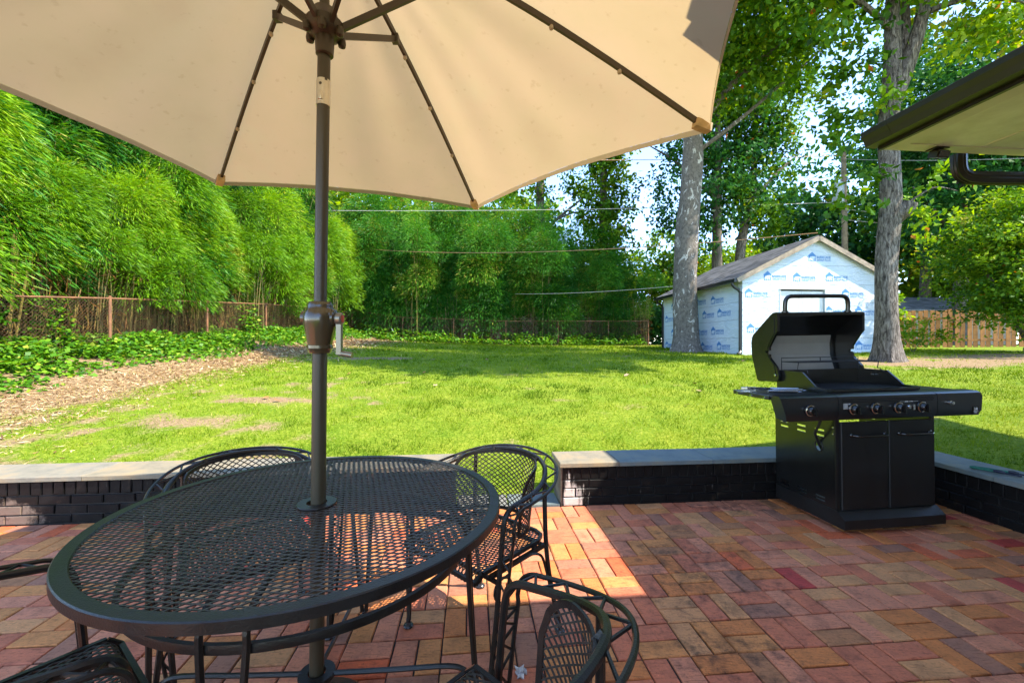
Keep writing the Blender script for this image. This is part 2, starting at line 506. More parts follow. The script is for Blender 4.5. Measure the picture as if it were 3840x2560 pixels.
def make_patio():
    mb = MB()
    q = [(-6.0, -3.0), (3.85, -3.0), (3.85, 3.44), (-6.0, 3.44)]
    pts = [W(a, b) for a, b in q]
    mb.add([(p.x, p.y, -.10) for p in pts]+[(p.x, p.y, -.010) for p in pts], [(0,3,2,1),(4,5,6,7),(0,1,5,4),(1,2,6,5),(2,3,7,6),(3,0,4,7)])
    patio = mb.build('patio', M_SAND)
    tag(patio, 'brick paved patio laid in a basket weave', None, None, 'structure')
    tints = [.05, .1, .2, .25, .33, .38, .47, .52, .60, .63, .72, .75, .80, .83, .88, .95]
    wts = [6, 6, 7, 7, 4, 4, 3.5, 3.5, 3, 3, 2, 1.5, 2, 2, 1.5, 1.8]
    meshes = [[brick_mesh('brick', t, 100*i+k) for k in range(3)] for i, t in enumerate(tints)]
    r = random.Random(11)
    slots = []
    ia0, ia1 = int(math.floor((-6.0-P1a)/BK)), int(math.ceil((3.9-P1a)/BK))
    ib0, ib1 = int(math.floor((-3.0-P1b)/BK)), int(math.ceil((3.5-P1b)/BK))
    for i in range(ia0, ia1):
        for j in range(ib0, ib1):
            a0, b0 = P1a+i*BK, P1b+j*BK
            for k in (0, 1):
                if (i+j) % 2 == 0: a, b, rot = a0+BK/2, b0+BK*(.25+.5*k), 0
                else: a, b, rot = a0+BK*(.25+.5*k), b0+BK/2, 1
                if a < -5.95 or a > 3.74 or b > 3.30 or b < -2.95: continue
                p = W(a, b)
                dist = math.hypot(p.x, p.y)
                u = p.x/p.y if p.y > .2 else 99
                vis = p.y > 1.5 and abs(u) < 1.24
                # behind table top / grill: less worth a single object
                blocked = ((p.x+.66*1.9)**2+(p.y-2.3)**2 < 1.0) and p.x < -.4
                slots.append((0 if vis and not blocked else (1 if vis else 2), dist, p, rot))
    slots.sort(key=lambda s: (s[0], s[1]))
    joined = MB(); jt = []
    for idx, (c, d, p, rot) in enumerate(slots):
        ti = r.choices(range(len(tints)), wts)[0]
        me = meshes[ti][r.randrange(3)]
        rz = YAW+(PI/2 if rot else 0)+(PI if r.random() < .5 else 0)+r.uniform(-.006, .006)
        loc = (p.x, p.y, r.uniform(-.0018, .0018))
        if idx < 300:
            o = link('brick', me, patio); o.location = loc
            o.rotation_euler = (r.uniform(-.006, .006), r.uniform(-.006, .006), rz)
        else:
            M = Matrix.Translation(loc) @ Euler((r.uniform(-.006, .006), r.uniform(-.006, .006), rz)).to_matrix().to_4x4()
            joined.add([M @ v.co for v in me.vertices], [tuple(f.vertices) for f in me.polygons]); jt += [tints[ti]]*len(me.vertices)
    me = joined.mesh('brick_field', M_PAVER, fixn=False)
    at = me.attributes.new('tint', 'FLOAT', 'POINT'); at.data.foreach_set('value', jt)
    o = link('brick_field', me, patio); o['kind'] = 'stuff'
    return patio
make_patio()

# ================================================================== seat walls
def black_brick_material():
    m, nt, out = newmat('black_painted_brick')
    b = N(nt, 'BsdfPrincipled', Roughness=.48); b.inputs['Specular IOR Level'].default_value = .14
    ge = N(nt, 'NewGeometry')
    n1 = N(nt, 'TexNoise', Scale=55.0, Detail=6.0, Roughness=.7); n2 = N(nt, 'TexNoise', Scale=7.0, Detail=7.0, Roughness=.7)
    for n in (n1, n2): nt.links.new(ge.outputs['Position'], n.inputs['Vector'])
    r1 = ramp(nt, [(.30, (.005, .0045, .0045)), (.60, (.011, .0095, .009)), (.70, (.040, .026, .015)), (.8, (.15, .07, .03))]); nt.links.new(n2.outputs['Fac'], r1.inputs[0])
    # lime runs below the coping beside the opening
    sx = N(nt, 'SeparateXYZ'); nt.links.new(ge.outputs['Position'], sx.inputs[0])
    mp = N(nt, 'Mapping'); mp.inputs['Scale'].default_value = (26, 26, 3.2); nt.links.new(ge.outputs['Position'], mp.inputs[0])
    n3 = N(nt, 'TexNoise', Scale=1.0, Detail=6.0, Roughness=.75); nt.links.new(mp.outputs[0], n3.inputs['Vector'])
    w1 = N(nt, 'MapRange'); w1.inputs['From Min'].default_value = .70; w1.inputs['From Max'].default_value = .42; nt.links.new(sx.outputs['X'], w1.inputs['Value'])
    w2 = N(nt, 'MapRange'); w2.inputs['From Min'].default_value = .36; w2.inputs['From Max'].default_value = .44; nt.links.new(sx.outputs['X'], w2.inputs['Value'])
    w3 = N(nt, 'MapRange'); w3.inputs['From Min'].default_value = .31; w3.inputs['From Max'].default_value = .10; nt.links.new(sx.outputs['Z'], w3.inputs['Value'])
    m1 = N(nt, 'Math', operation='MULTIPLY'); nt.links.new(w1.outputs[0], m1.inputs[0]); nt.links.new(w2.outputs[0], m1.inputs[1])
    m2 = N(nt, 'Math', operation='MULTIPLY'); nt.links.new(m1.outputs[0], m2.inputs[0]); nt.links.new(w3.outputs[0], m2.inputs[1])
    ad = N(nt, 'Math', operation='MULTIPLY_ADD'); nt.links.new(m2.outputs[0], ad.inputs[0]); ad.inputs[1].default_value = .42; nt.links.new(n3.outputs['Fac'], ad.inputs[2])
    rs = ramp(nt, [(.66, 0.0), (.78, .9)]); nt.links.new(ad.outputs[0], rs.inputs[0])
    mx = N(nt, 'MixRGB'); nt.links.new(rs.outputs[0], mx.inputs[0]); nt.links.new(r1.outputs[0], mx.inputs[1]); mx.inputs[2].default_value = (.62, .58, .54, 1)
    # worn grey patch low on the far left of the left wall
    w4 = N(nt, 'MapRange'); w4.inputs['From Min'].default_value = -3.15; w4.inputs['From Max'].default_value = -3.5; nt.links.new(sx.outputs['X'], w4.inputs['Value'])
    w5 = N(nt, 'MapRange'); w5.inputs['From Min'].default_value = .24; w5.inputs['From Max'].default_value = .10; nt.links.new(sx.outputs['Z'], w5.inputs['Value'])
    m5 = N(nt, 'Math', operation='MULTIPLY'); nt.links.new(w4.outputs[0], m5.inputs[0]); nt.links.new(w5.outputs[0], m5.inputs[1])
    a5 = N(nt, 'Math', operation='MULTIPLY_ADD'); nt.links.new(m5.outputs[0], a5.inputs[0]); a5.inputs[1].default_value = .4; nt.links.new(n2.outputs['Fac'], a5.inputs[2])
    r5 = ramp(nt, [(.68, 0.0), (.8, .8)]); nt.links.new(a5.outputs[0], r5.inputs[0])
    m6 = N(nt, 'MixRGB'); nt.links.new(r5.outputs[0], m6.inputs[0]); nt.links.new(mx.outputs[0], m6.inputs[1]); m6.inputs[2].default_value = (.22, .16, .12, 1)
    nt.links.new(m6.outputs[0], b.inputs['Base Color'])
    bp = N(nt, 'Bump', Strength=.6, Distance=.004); nt.links.new(n1.outputs['Fac'], bp.inputs['Height']); nt.links.new(bp.outputs[0], b.inputs['Normal'])
    nt.links.new(b.outputs[0], out.inputs[0])
    return m
M_BBRICK = black_brick_material()
M_CORE = paint('wall_core', (.007, .006, .0055), .6, var=.3, scale=12, bump=.3)
M_ENDSTONE = paint('wall_end', (.17, .15, .11), .85, var=.3, scale=9, bump=.4, c2=(.07, .062, .045))
def stone_material():
    m, nt, out = newmat('coping_stone')
    b = N(nt, 'BsdfPrincipled', Roughness=.78)
    oi = N(nt, 'ObjectInfo'); tc = N(nt, 'TexCoord')
    n1 = N(nt, 'TexNoise', Scale=5.0, Detail=8.0, Roughness=.65); n2 = N(nt, 'TexNoise', Scale=45.0, Detail=6.0)
    nt.links.new(tc.outputs['Object'], n1.inputs['Vector']); nt.links.new(tc.outputs['Object'], n2.inputs['Vector'])
    r1 = ramp(nt, [(.3, (.13, .14, .135)), (.5, (.20, .20, .18)), (.68, (.26, .225, .165))]); nt.links.new(n1.outputs['Fac'], r1.inputs[0])
    pr = ramp(nt, [(0, (.66, .84, .92)), (.5, (1, 1, 1)), (1, (1.25, 1.02, .72))]); nt.links.new(oi.outputs['Color'], pr.inputs[0])
    mm = N(nt, 'MixRGB', blend_type='MULTIPLY', Fac=1.0); nt.links.new(r1.outputs[0], mm.inputs[1]); nt.links.new(pr.outputs[0], mm.inputs[2])
    nt.links.new(mm.outputs[0], b.inputs['Base Color'])
    ad = N(nt, 'Math', operation='ADD'); nt.links.new(n1.outputs['Fac'], ad.inputs[0]); nt.links.new(n2.outputs['Fac'], ad.inputs[1])
    bp = N(nt, 'Bump', Strength=.5, Distance=.006); nt.links.new(ad.outputs[0], bp.inputs['Height']); nt.links.new(bp.outputs[0], b.inputs['Normal'])
    nt.links.new(b.outputs[0], out.inputs[0])
    return m
M_STONE = stone_material()
def wall_brick(name, l, h, seed):
    r = random.Random(seed)
    d = .09; e = .004
    P = []
    for yy, ins in ((d, 0), (e, 0), (0, e)):
        for sx, sz in ((-1, -1), (1, -1), (1, 1), (-1, 1)):
            P.append((sx*(l/2-ins)+r.uniform(-.0015, .0015), yy+r.uniform(-.0015, .0015)*(yy < .02), sz*(h/2-ins)+r.uniform(-.0012, .0012)))
    mb = MB(); mb.add(P, [(0,1,2,3),(0,4,5,1),(1,5,6,2),(2,6,7,3),(3,7,4,0),(4,8,9,5),(5,9,10,6),(6,10,11,7),(7,11,8,4),(8,11,10,9)])
    return mb.mesh(name, M_BBRICK)
STRETCH = [wall_brick('brick', .204, .060, i) for i in range(5)]
ROWLOCK = [wall_brick('brick', .066, .092, 20+i) for i in range(5)]
def seat_wall(label, p0, rz, length, slabs, warm, endpiece=True, inset=0.0, brick_to=None):
    """local x along the wall, y into it (0 = face)"""
    root = empty('seat_wall', p0, rz); tag(root, label, 'wall')
    r = random.Random(int(length*100))
    mb = MB(); mb.box((length/2, .155, .135), (length-.012, .29, .332)); mb.build('core', M_CORE, root)
    if endpiece:
        mb = MB(); mb.box((-.001, .15, .15), (.012, .285, .30)); mb.build('end_face', M_ENDSTONE, root)
    bt = brick_to if brick_to else length
    for c in range(3):
        z = .034+c*.068; x = .004+(.107 if c % 2 else 0)
        if c % 2:
            o = link('brick', ROWLOCK[r.randrange(5)], root); o.location = (.052, -.002, z); o.scale = (1.45, 1, .65)
        while x+.2 < bt:
            o = link('brick', STRETCH[r.randrange(5)], root); o.location = (x+.106, r.uniform(-.003, .002), z+r.uniform(-.0015, .0015))
            o.rotation_euler = (0, r.uniform(-.006, .006), r.uniform(-.008, .008)); x += .2125
    x = .006
    while x+.07 < bt:
        o = link('brick', ROWLOCK[r.randrange(5)], root); o.location = (x+.036, r.uniform(-.003, .002), .254+r.uniform(-.002, .002))
        o.rotation_euler = (0, r.uniform(-.012, .012), r.uniform(-.01, .01)); x += .0735
    for (s0, s1), wv in zip(slabs, warm):
        mb = MB(); mb.bev(((s1-s0)/2, .165, .019), (s1-s0-.004, .365, .034), .005)
        me = mb.mesh('coping_stone', M_STONE)
        # riven front edge
        o = link('coping_stone', me, root); o.location = (s0, -.003+r.uniform(-.004, .004), .304); o.color = (wv, wv, wv, 1)
        o.rotation_euler = (r.uniform(-.004, .004), r.uniform(-.003, .003), 0)
    return root
p = W(.70, 3.30); seat_wall('low black painted brick wall with stone coping behind the grill', p, YAW, 3.30,
          [(-.02, .46), (.46, 1.24), (1.24, 2.06), (2.06, 2.94), (2.94, 3.32)], [.9, .12, .05, .1, .2])
p = W(-5.60, 3.30); w = seat_wall('low black painted brick wall with stone coping behind the table', p, YAW, 5.47,
          [(-.02, .9), (.9, 2.0), (2.0, 2.85), (2.85, 3.75), (3.75, 4.6), (4.6, 5.49)], [.7, .85, .8, .95, .75, .85], endpiece=False)
p = W(3.67, 3.296); seat_wall('low black painted brick wall carrying the bungee cord on its coping', p, YAW-PI/2, 2.3,
          [(.02, .62), (.62, 1.5), (1.5, 2.32)], [.15, .25, .3], endpiece=False)
# threshold stones in the opening
mb = MB()
for a0, a1, wv in ((-.12, .28, .6), (.285, .69, .05)):
    q = [W(a0+.004, 3.31), W(a1-.004, 3.31), W(a1-.004, 3.62), W(a0+.004, 3.62)]
    mb = MB(); mb.add([(v.x, v.y, -.05) for v in q]+[(v.x, v.y, .012) for v in q], [(0,3,2,1),(4,5,6,7),(0,1,5,4),(1,2,6,5),(2,3,7,6),(3,0,4,7)])
    o = mb.build('threshold_stone', M_STONE); o.color = (wv, wv, wv, 1)
    tag(o, 'pale stone slab in the wall opening' if wv > .5 else 'blue grey stone slab in the wall opening beside the wall end', 'paving slab')
# ================================================================== table and chairs
M_IRON = paint('wrought_iron', (.017, .0152, .013), .34, var=.25, scale=14, bump=.15, bscale=220, spec=.42)
M_IRON2 = paint('expanded_metal', (.046, .042, .035), .40, var=.25, scale=30, bump=.1, bscale=200, spec=.42)
M_GLIDE = paint('foot_glide', (.03, .03, .032), .25, var=.2, scale=20, spec=.7)

def lattice(mb, fn, s0, s1, t0, t1, ls, lt, w, h, inside):
    """expanded metal: diamonds ls long (along s) and lt across (along t). fn(s,t) -> (point, normal)"""
    ns = int((s1-s0)/(ls/2))+2; nt_ = int((t1-t0)/(lt/2))+2
    for i in range(ns):
        for j in range(nt_):
            if (i+j) % 2: continue
            s, t = s0+i*ls/2, t0+j*lt/2
            for dj in (-1, 1):
                s2, t2 = s+ls/2, t+dj*lt/2
                a, b = inside(s, t), inside(s2, t2)
                if not (a and b):
                    if not (a or b): continue
                    # trim to the frame
                    lo, hi = (0, 1)
                    p_in, p_out = ((s, t), (s2, t2)) if a else ((s2, t2), (s, t))
                    for _ in range(5):
                        m = (lo+hi)/2
                        if inside(p_in[0]+(p_out[0]-p_in[0])*m, p_in[1]+(p_out[1]-p_in[1])*m): lo = m
                        else: hi = m
                    A, n1 = fn(*p_in); B, n2 = fn(p_in[0]+(p_out[0]-p_in[0])*lo, p_in[1]+(p_out[1]-p_in[1])*lo)
                else:
                    A, n1 = fn(s, t); B, n2 = fn(s2, t2)
                mb.bar(A, B, w, h, n1)
    return mb

TX, TY, TZ, TR = -.660, 1.443, .735, .618
def make_table():
    root = empty('patio_table', (TX, TY, 0)); tag(root, 'round black wrought iron table with a mesh top around the umbrella pole', 'table')
    # rim: flat top with a deep outer face
    prof = [(TR-.036, TZ-.003), (TR-.033, TZ), (TR-.003, TZ), (TR, TZ-.003), (TR, TZ-.027), (TR-.003, TZ-.028), (TR-.006, TZ-.009), (TR-.036, TZ-.009), (TR-.036, TZ-.003)]
    mb = MB(); mb.lathe(prof, 120); mb.build('rim', M_IRON, root, True)
    th = .35
    def fn(s, t): return Vector((s*math.cos(th)-t*math.sin(th), s*math.sin(th)+t*math.cos(th), TZ-.0045+.0012*math.sin(s*9+t*7))), Vector((0, .0, 1))
    mb = MB(); lattice(mb, fn, -.63, .63, -.63, .63, .042, .0200, .0042, .0022, lambda s, t: .036 < math.hypot(s, t) < TR-.030)
    mb.build('mesh_top', M_IRON2, root)
    mb = MB(); mb.lathe([(.031, TZ-.008), (.062, TZ-.008), (.064, TZ+.001), (.062, TZ+.004), (.033, TZ+.004), (.031, TZ-.008)], 40); mb.build('pole_collar', M_IRON, root, True)
    # under-frame ring
    rz, rr = .60, .50
    mb = MB(); mb.lathe([(rr-.006, rz-.011), (rr+.006, rz-.011), (rr+.008, rz), (rr+.006, rz+.011), (rr-.006, rz+.011), (rr-.008, rz), (rr-.006, rz-.011)], 96); mb.build('ring', M_IRON, root, True)
    for k in range(4):
        a = R(-87+90*k)
        mb = MB()
        for s in (-1, 1):
            dx = .05
            pts = [(.30, s*dx, TZ-.02), (.42, s*dx, TZ-.03), (.485, s*dx, TZ-.052), (.508, s*dx, TZ-.09), (.510, s*dx, .60), (.515, s*dx*.8, .45), (.530, s*dx*.42, .20), (.545, s*.009, .03)]
            M = Matrix.Rotation(a, 3, 'Z')
            mb.tube([M @ p for p in crom(pts, 4)], .0092, 6)
        lg = mb.build('leg', M_IRON, root)
        g = MB(); c = Matrix.Rotation(a, 3, 'Z') @ Vector((.547, 0, 0)); g.lathe([(.0, 0), (.024, 0), (.026, .006), (.022, .013), (.010, .018), (.010, .034), (0, .036)], 16, c); g.build('foot', M_GLIDE, lg, True)
        mb = MB(); M = Matrix.Rotation(a, 3, 'Z')
        mb.tube([M @ p for p in crom([(.045, 0, .16), (.25, 0, .163), (.44, 0, .168), (.50, 0, .150), (.528, 0, .12)], 4)], .0085, 6); mb.build('stretcher', M_IRON, root)
    mb = MB(); mb.lathe([(.027, .150), (.058, .150), (.060, .160), (.058, .166), (.029, .166), (.027, .150)], 32); mb.build('lower_collar', M_IRON, root, True)
    return root
make_table()

def make_chair():
    root = empty('barrel_chair')
    half = [(.150, .287, .585), (.138, .288, .628), (.105, .290, .654), (.05, .292, .664), (-.03, .290, .678), (-.11, .268, .700), (-.185, .215, .728), (-.238, .125, .748), (-.258, 0, .756)]
    main = half+[(x, -y, z) for x, y, z in reversed(half[:-1])]
    def outw(p, d):
        v = Vector((p[0]-.02, p[1], 0)); v.x = min(0, v.x) if p[0] > .02 else v.x
        return Vector(p)+v.normalized()*d+Vector((0, 0, .004))
    mp = crom(main, 6); op = [outw(p, .052) for p in mp]
    mb = MB(); mb.tube(mp, .0105, 8); mb.build('arm_rail', M_IRON, root, True)
    mb = MB(); mb.tube(op, .0065, 7); mb.build('outer_rail', M_IRON, root, True)
    # zigzag between the rails
    mb = MB(); n = len(mp); st = 6; pts = []
    for k, i in enumerate(range(2, n-2, 4)):
        pts.append(mp[i] if k % 2 else op[i])
    for q in range(len(pts)-1): mb.tube([pts[q], pts[q+1]], .0042, 5)
    mb.build('zigzag', M_IRON, root)
    # front legs: double tube with zigzag
    for s in (1, -1):
        A = crom([(.150, s*.287, .585), (.160, s*.284, .48), (.176, s*.276, .25), (.195, s*.262, .03)], 5)
        B = [p+Vector((-.004, s*(.052-.042*(i/(len(A)-1))**2), 0)) for i, p in enumerate(A)]
        mb = MB(); mb.tube(A, .0105, 8); mb.tube([op[0] if s > 0 else op[-1]]+B[1:], .0062, 6)
        z = [A[i] if i % 2 else B[i] for i in range(1, len(A)-1, 1)]
        for q in range(0, len(z)-1, 1): mb.tube([z[q], z[q+1]], .004, 5)
        lg = mb.build('leg', M_IRON, root, True)
        g = MB(); g.lathe([(0, 0), (.021, 0), (.023, .006), (.019, .013), (.010, .017), (.010, .035), (0, .036)], 16, (.196, s*.264, 0)); g.build('foot', M_GLIDE, lg, True)
    for s in (1, -1):
        mb = MB(); mb.tube(crom([(-.175, s*.222, .722), (-.172, s*.226, .55), (-.178, s*.232, .36), (-.205, s*.243, .18), (-.238, s*.256, .03)], 5), .0105, 8)
        lg = mb.build('leg', M_IRON, root, True)
        g = MB(); g.lathe([(0, 0), (.021, 0), (.023, .006), (.019, .013), (.010, .017), (.010, .035), (0, .036)], 16, (-.240, s*.257, 0)); g.build('foot', M_GLIDE, lg, True)
        # arched brace below the seat and a curl by the front leg
        mb = MB(); mb.tube(crom([(.02, s*.238, .395), (-.06, s*.242, .402), (-.13, s*.240, .37), (-.172, s*.234, .29), (-.190, s*.238, .22)], 5), .006, 6); mb.build('brace', M_IRON, root, True)
        mb = MB(); mb.tube([Vector((.125+.045*math.cos(t), s*.262, .345+.045*math.sin(t)*(1-.05*t))) for t in np.linspace(-1.2, 4.2, 16)], .0055, 6); mb.build('scroll', M_IRON, root, True)
    # seat
    fw, bw, xf, xb, sz = .238, .215, .235, -.205, .425
    def fn(s, t):
        drop = 0 if s < xf-.05 else -((s-(xf-.05))/.05)**2*.030
        dish = -.010*(1-min(1, (t/.22)**2))*(1-min(1, ((s-.01)/.22)**2))
        return Vector((s if s < xf-.02 else xf-.02+(s-xf+.02)*.6, t, sz+drop+dish)), Vector((max(0, (s-xf+.05)/.05)*.8, 0, 1)).normalized()
    def ins(s, t):
        if not (xb+.004 < s < xf+.012): return False
        hw = bw+(fw-bw)*(s-xb)/(xf-xb)-.008
        c = .07
        if s < xb+c and abs(t) > hw-c: return math.hypot(xb+c-s, abs(t)-(hw-c)) < c-.004
        return abs(t) < hw
    mb = MB(); lattice(mb, fn, xb-.02, xf+.03, -.26, .26, .036, .0185, .0044, .003, ins); mb.build('seat', M_IRON2, root)
    loop = [(xf-.03, fw-.005, sz-.004), (xb+.07, bw+.004, sz), (xb+.02, bw-.02, sz), (xb, bw-.07, sz), (xb, -bw+.07, sz), (xb+.02, -bw+.02, sz), (xb+.07, -bw-.004, sz), (xf-.03, -fw+.005, sz-.004), (xf, -fw+.01, sz-.03), (xf, fw-.01, sz-.03)]
    mb = MB(); q = [Vector(p) for p in loop]
    for i in range(len(q)): mb.bar(q[i], q[(i+1) % len(q)], .013, .016)
    for s in (-1, 1):
        mb.bar((xf-.06, s*(fw+.002), sz-.026), (-.17, s*(bw+.014), sz-.024), .013, .018)
        for xx in (-.1, .1): mb.box((xx, s*(.229+.02*xx), sz-.013), (.022, .014, .02))
    mb.bar((-.172, -.226, sz-.03), (-.172, .226, sz-.03), .012, .014); mb.bar((.155, -.27, sz-.045), (.155, .27, sz-.045), .012, .014)
    mb.build('seat_frame', M_IRON, root)
    # barrel back of mesh
    def bp(th, z):
        k = (z-.47)/.28
        rx, ry = .205+.035*k, .205+.030*k
        return Vector((-.018-rx*math.cos(th), ry*math.sin(th), z))
    TH = R(88)
    def ztop(th): return .742-.030*(th/TH)**2
    def ins2(s, t):
        th = s/.22
        if abs(th) > TH-.02: return False
        zt, zb = ztop(th)-.004, .474
        c = .09; e = (TH-abs(th))*.22
        if e < c and t > zt-c: return math.hypot(c-e, t-(zt-c)) < c
        return zb < t < zt
    mb = MB(); lattice(mb, lambda s, t: (bp(s/.22, t), Vector((-math.cos(s/.22), math.sin(s/.22), 0))), -.38, .38, .45, .78, .030, .0215, .0040, .003, ins2)
    mb.build('back_mesh', M_IRON2, root)
    mb = MB(); top = []
    for th in np.linspace(-TH, TH, 41):
        e = (TH-abs(th))*.22; c = .09; zt = ztop(th)
        if e < c: zt = zt-c+math.sqrt(max(0, c*c-(c-e)**2))
        top.append(bp(th, zt))
    bot = [bp(th, .472) for th in np.linspace(TH, -TH, 31)]
    pl = top+bot
    for i in range(len(pl)):
        a, b = pl[i], pl[(i+1) % len(pl)]; n = Vector((a.x+.018, a.y, 0)).normalized(); mb.bar(a, b, .016, .006, n)
    # little lugs joining band and rail
    for th in (-.62, .62): mb.bar(bp(th, ztop(th)), bp(th, ztop(th))+Vector((-.016*math.cos(th), .016*math.sin(th), .018)), .012, .012, (0, 1, 0))
    mb.build('back_frame', M_IRON, root)
    return root
chair0 = make_chair()
CH = [(-.14, 1.885, -133, 'black iron mesh chair in the sun beside the wall opening'),
      (-1.12, 1.83, -50, 'black iron mesh chair between the table and the tan sunlit coping'),
      (-.10, .81, 138, 'black iron mesh chair tucked in beside the scrap of pale litter'),
      (-1.10, .92, 53, 'black iron mesh chair at the table farthest from the wall opening')]
for i, (x, y, a, lab) in enumerate(CH):
    c = chair0 if i == 0 else copy_tree(chair0)
    c.location = (x, y, .002); c.rotation_euler = (0, 0, R(a)); tag(c, lab, 'chair', 'chairs around the patio table')

# ================================================================== umbrella
def fabric_material():
    m, nt, out = newmat('umbrella_fabric')
    tc = N(nt, 'NewGeometry')
    n1 = N(nt, 'TexNoise', Scale=2.6, Detail=5.0, Roughness=.55); n2 = N(nt, 'TexNoise', Scale=26.0, Detail=4.0)
    for n in (n1, n2): nt.links.new(tc.outputs['Position'], n.inputs['Vector'])
    r = ramp(nt, [(.25, (.375, .268, .138)), (.42, (.395, .292, .150)), (.58, (.415, .297, .158)), (.75, (.405, .312, .162))]); nt.links.new(n1.outputs['Fac'], r.inputs[0])
    st = ramp(nt, [(.27, (.72, .68, .62)), (.36, (1, 1, 1))]); nt.links.new(n2.outputs['Fac'], st.inputs[0])
    mm = N(nt, 'MixRGB', blend_type='MULTIPLY', Fac=.4); nt.links.new(r.outputs[0], mm.inputs[1]); nt.links.new(st.outputs[0], mm.inputs[2])
    d = N(nt, 'BsdfDiffuse', Roughness=.3); t = N(nt, 'BsdfTranslucent')
    nt.links.new(mm.outputs[0], d.inputs[0]); nt.links.new(mm.outputs[0], t.inputs[0])
    wv = N(nt, 'TexNoise', Scale=420.0, Detail=2.0); nt.links.new(tc.outputs['Position'], wv.inputs['Vector'])
    w2 = N(nt, 'TexNoise', Scale=7.0, Detail=4.0); nt.links.new(tc.outputs['Position'], w2.inputs['Vector'])
    b1 = N(nt, 'Bump', Strength=.25, Distance=.002); nt.links.new(wv.outputs['Fac'], b1.inputs['Height'])
    b2 = N(nt, 'Bump', Strength=.25, Distance=.02); nt.links.new(w2.outputs['Fac'], b2.inputs['Height']); nt.links.new(b1.outputs[0], b2.inputs['Normal'])
    nt.links.new(b2.outputs[0], d.inputs['Normal'])
    mx = N(nt, 'MixShader', Fac=.50); nt.links.new(d.outputs[0], mx.inputs[1]); nt.links.new(t.outputs[0], mx.inputs[2])
    nt.links.new(mx.outputs[0], out.inputs[0])
    return m
M_FABRIC = fabric_material()
M_POCKET = paint('umbrella_pocket', (.55, .40, .20), .8, var=.2, scale=20)
M_POLE = paint('bronze_pole', (.050, .038, .020), .42, var=.12, scale=5, spec=.5)
M_HOUSING = paint('crank_housing', (.065, .046, .022), .22, var=.1, scale=5, spec=.6, coat=.4)
M_SILVER = paint('brushed_silver', (.62, .58, .50), .30, metal=.9, var=.08, scale=20)
M_RIB = paint('bronze_rib', (.050, .034, .018), .45, var=.15, scale=10)
M_CLIP = paint('clear_clip', (.42, .36, .26), .35, var=.1)
M_CRANK = paint('crank_metal', (.26, .24, .19), .35, metal=.7, var=.1)
M_RED = paint('red_badge', (.5, .05, .03), .4)
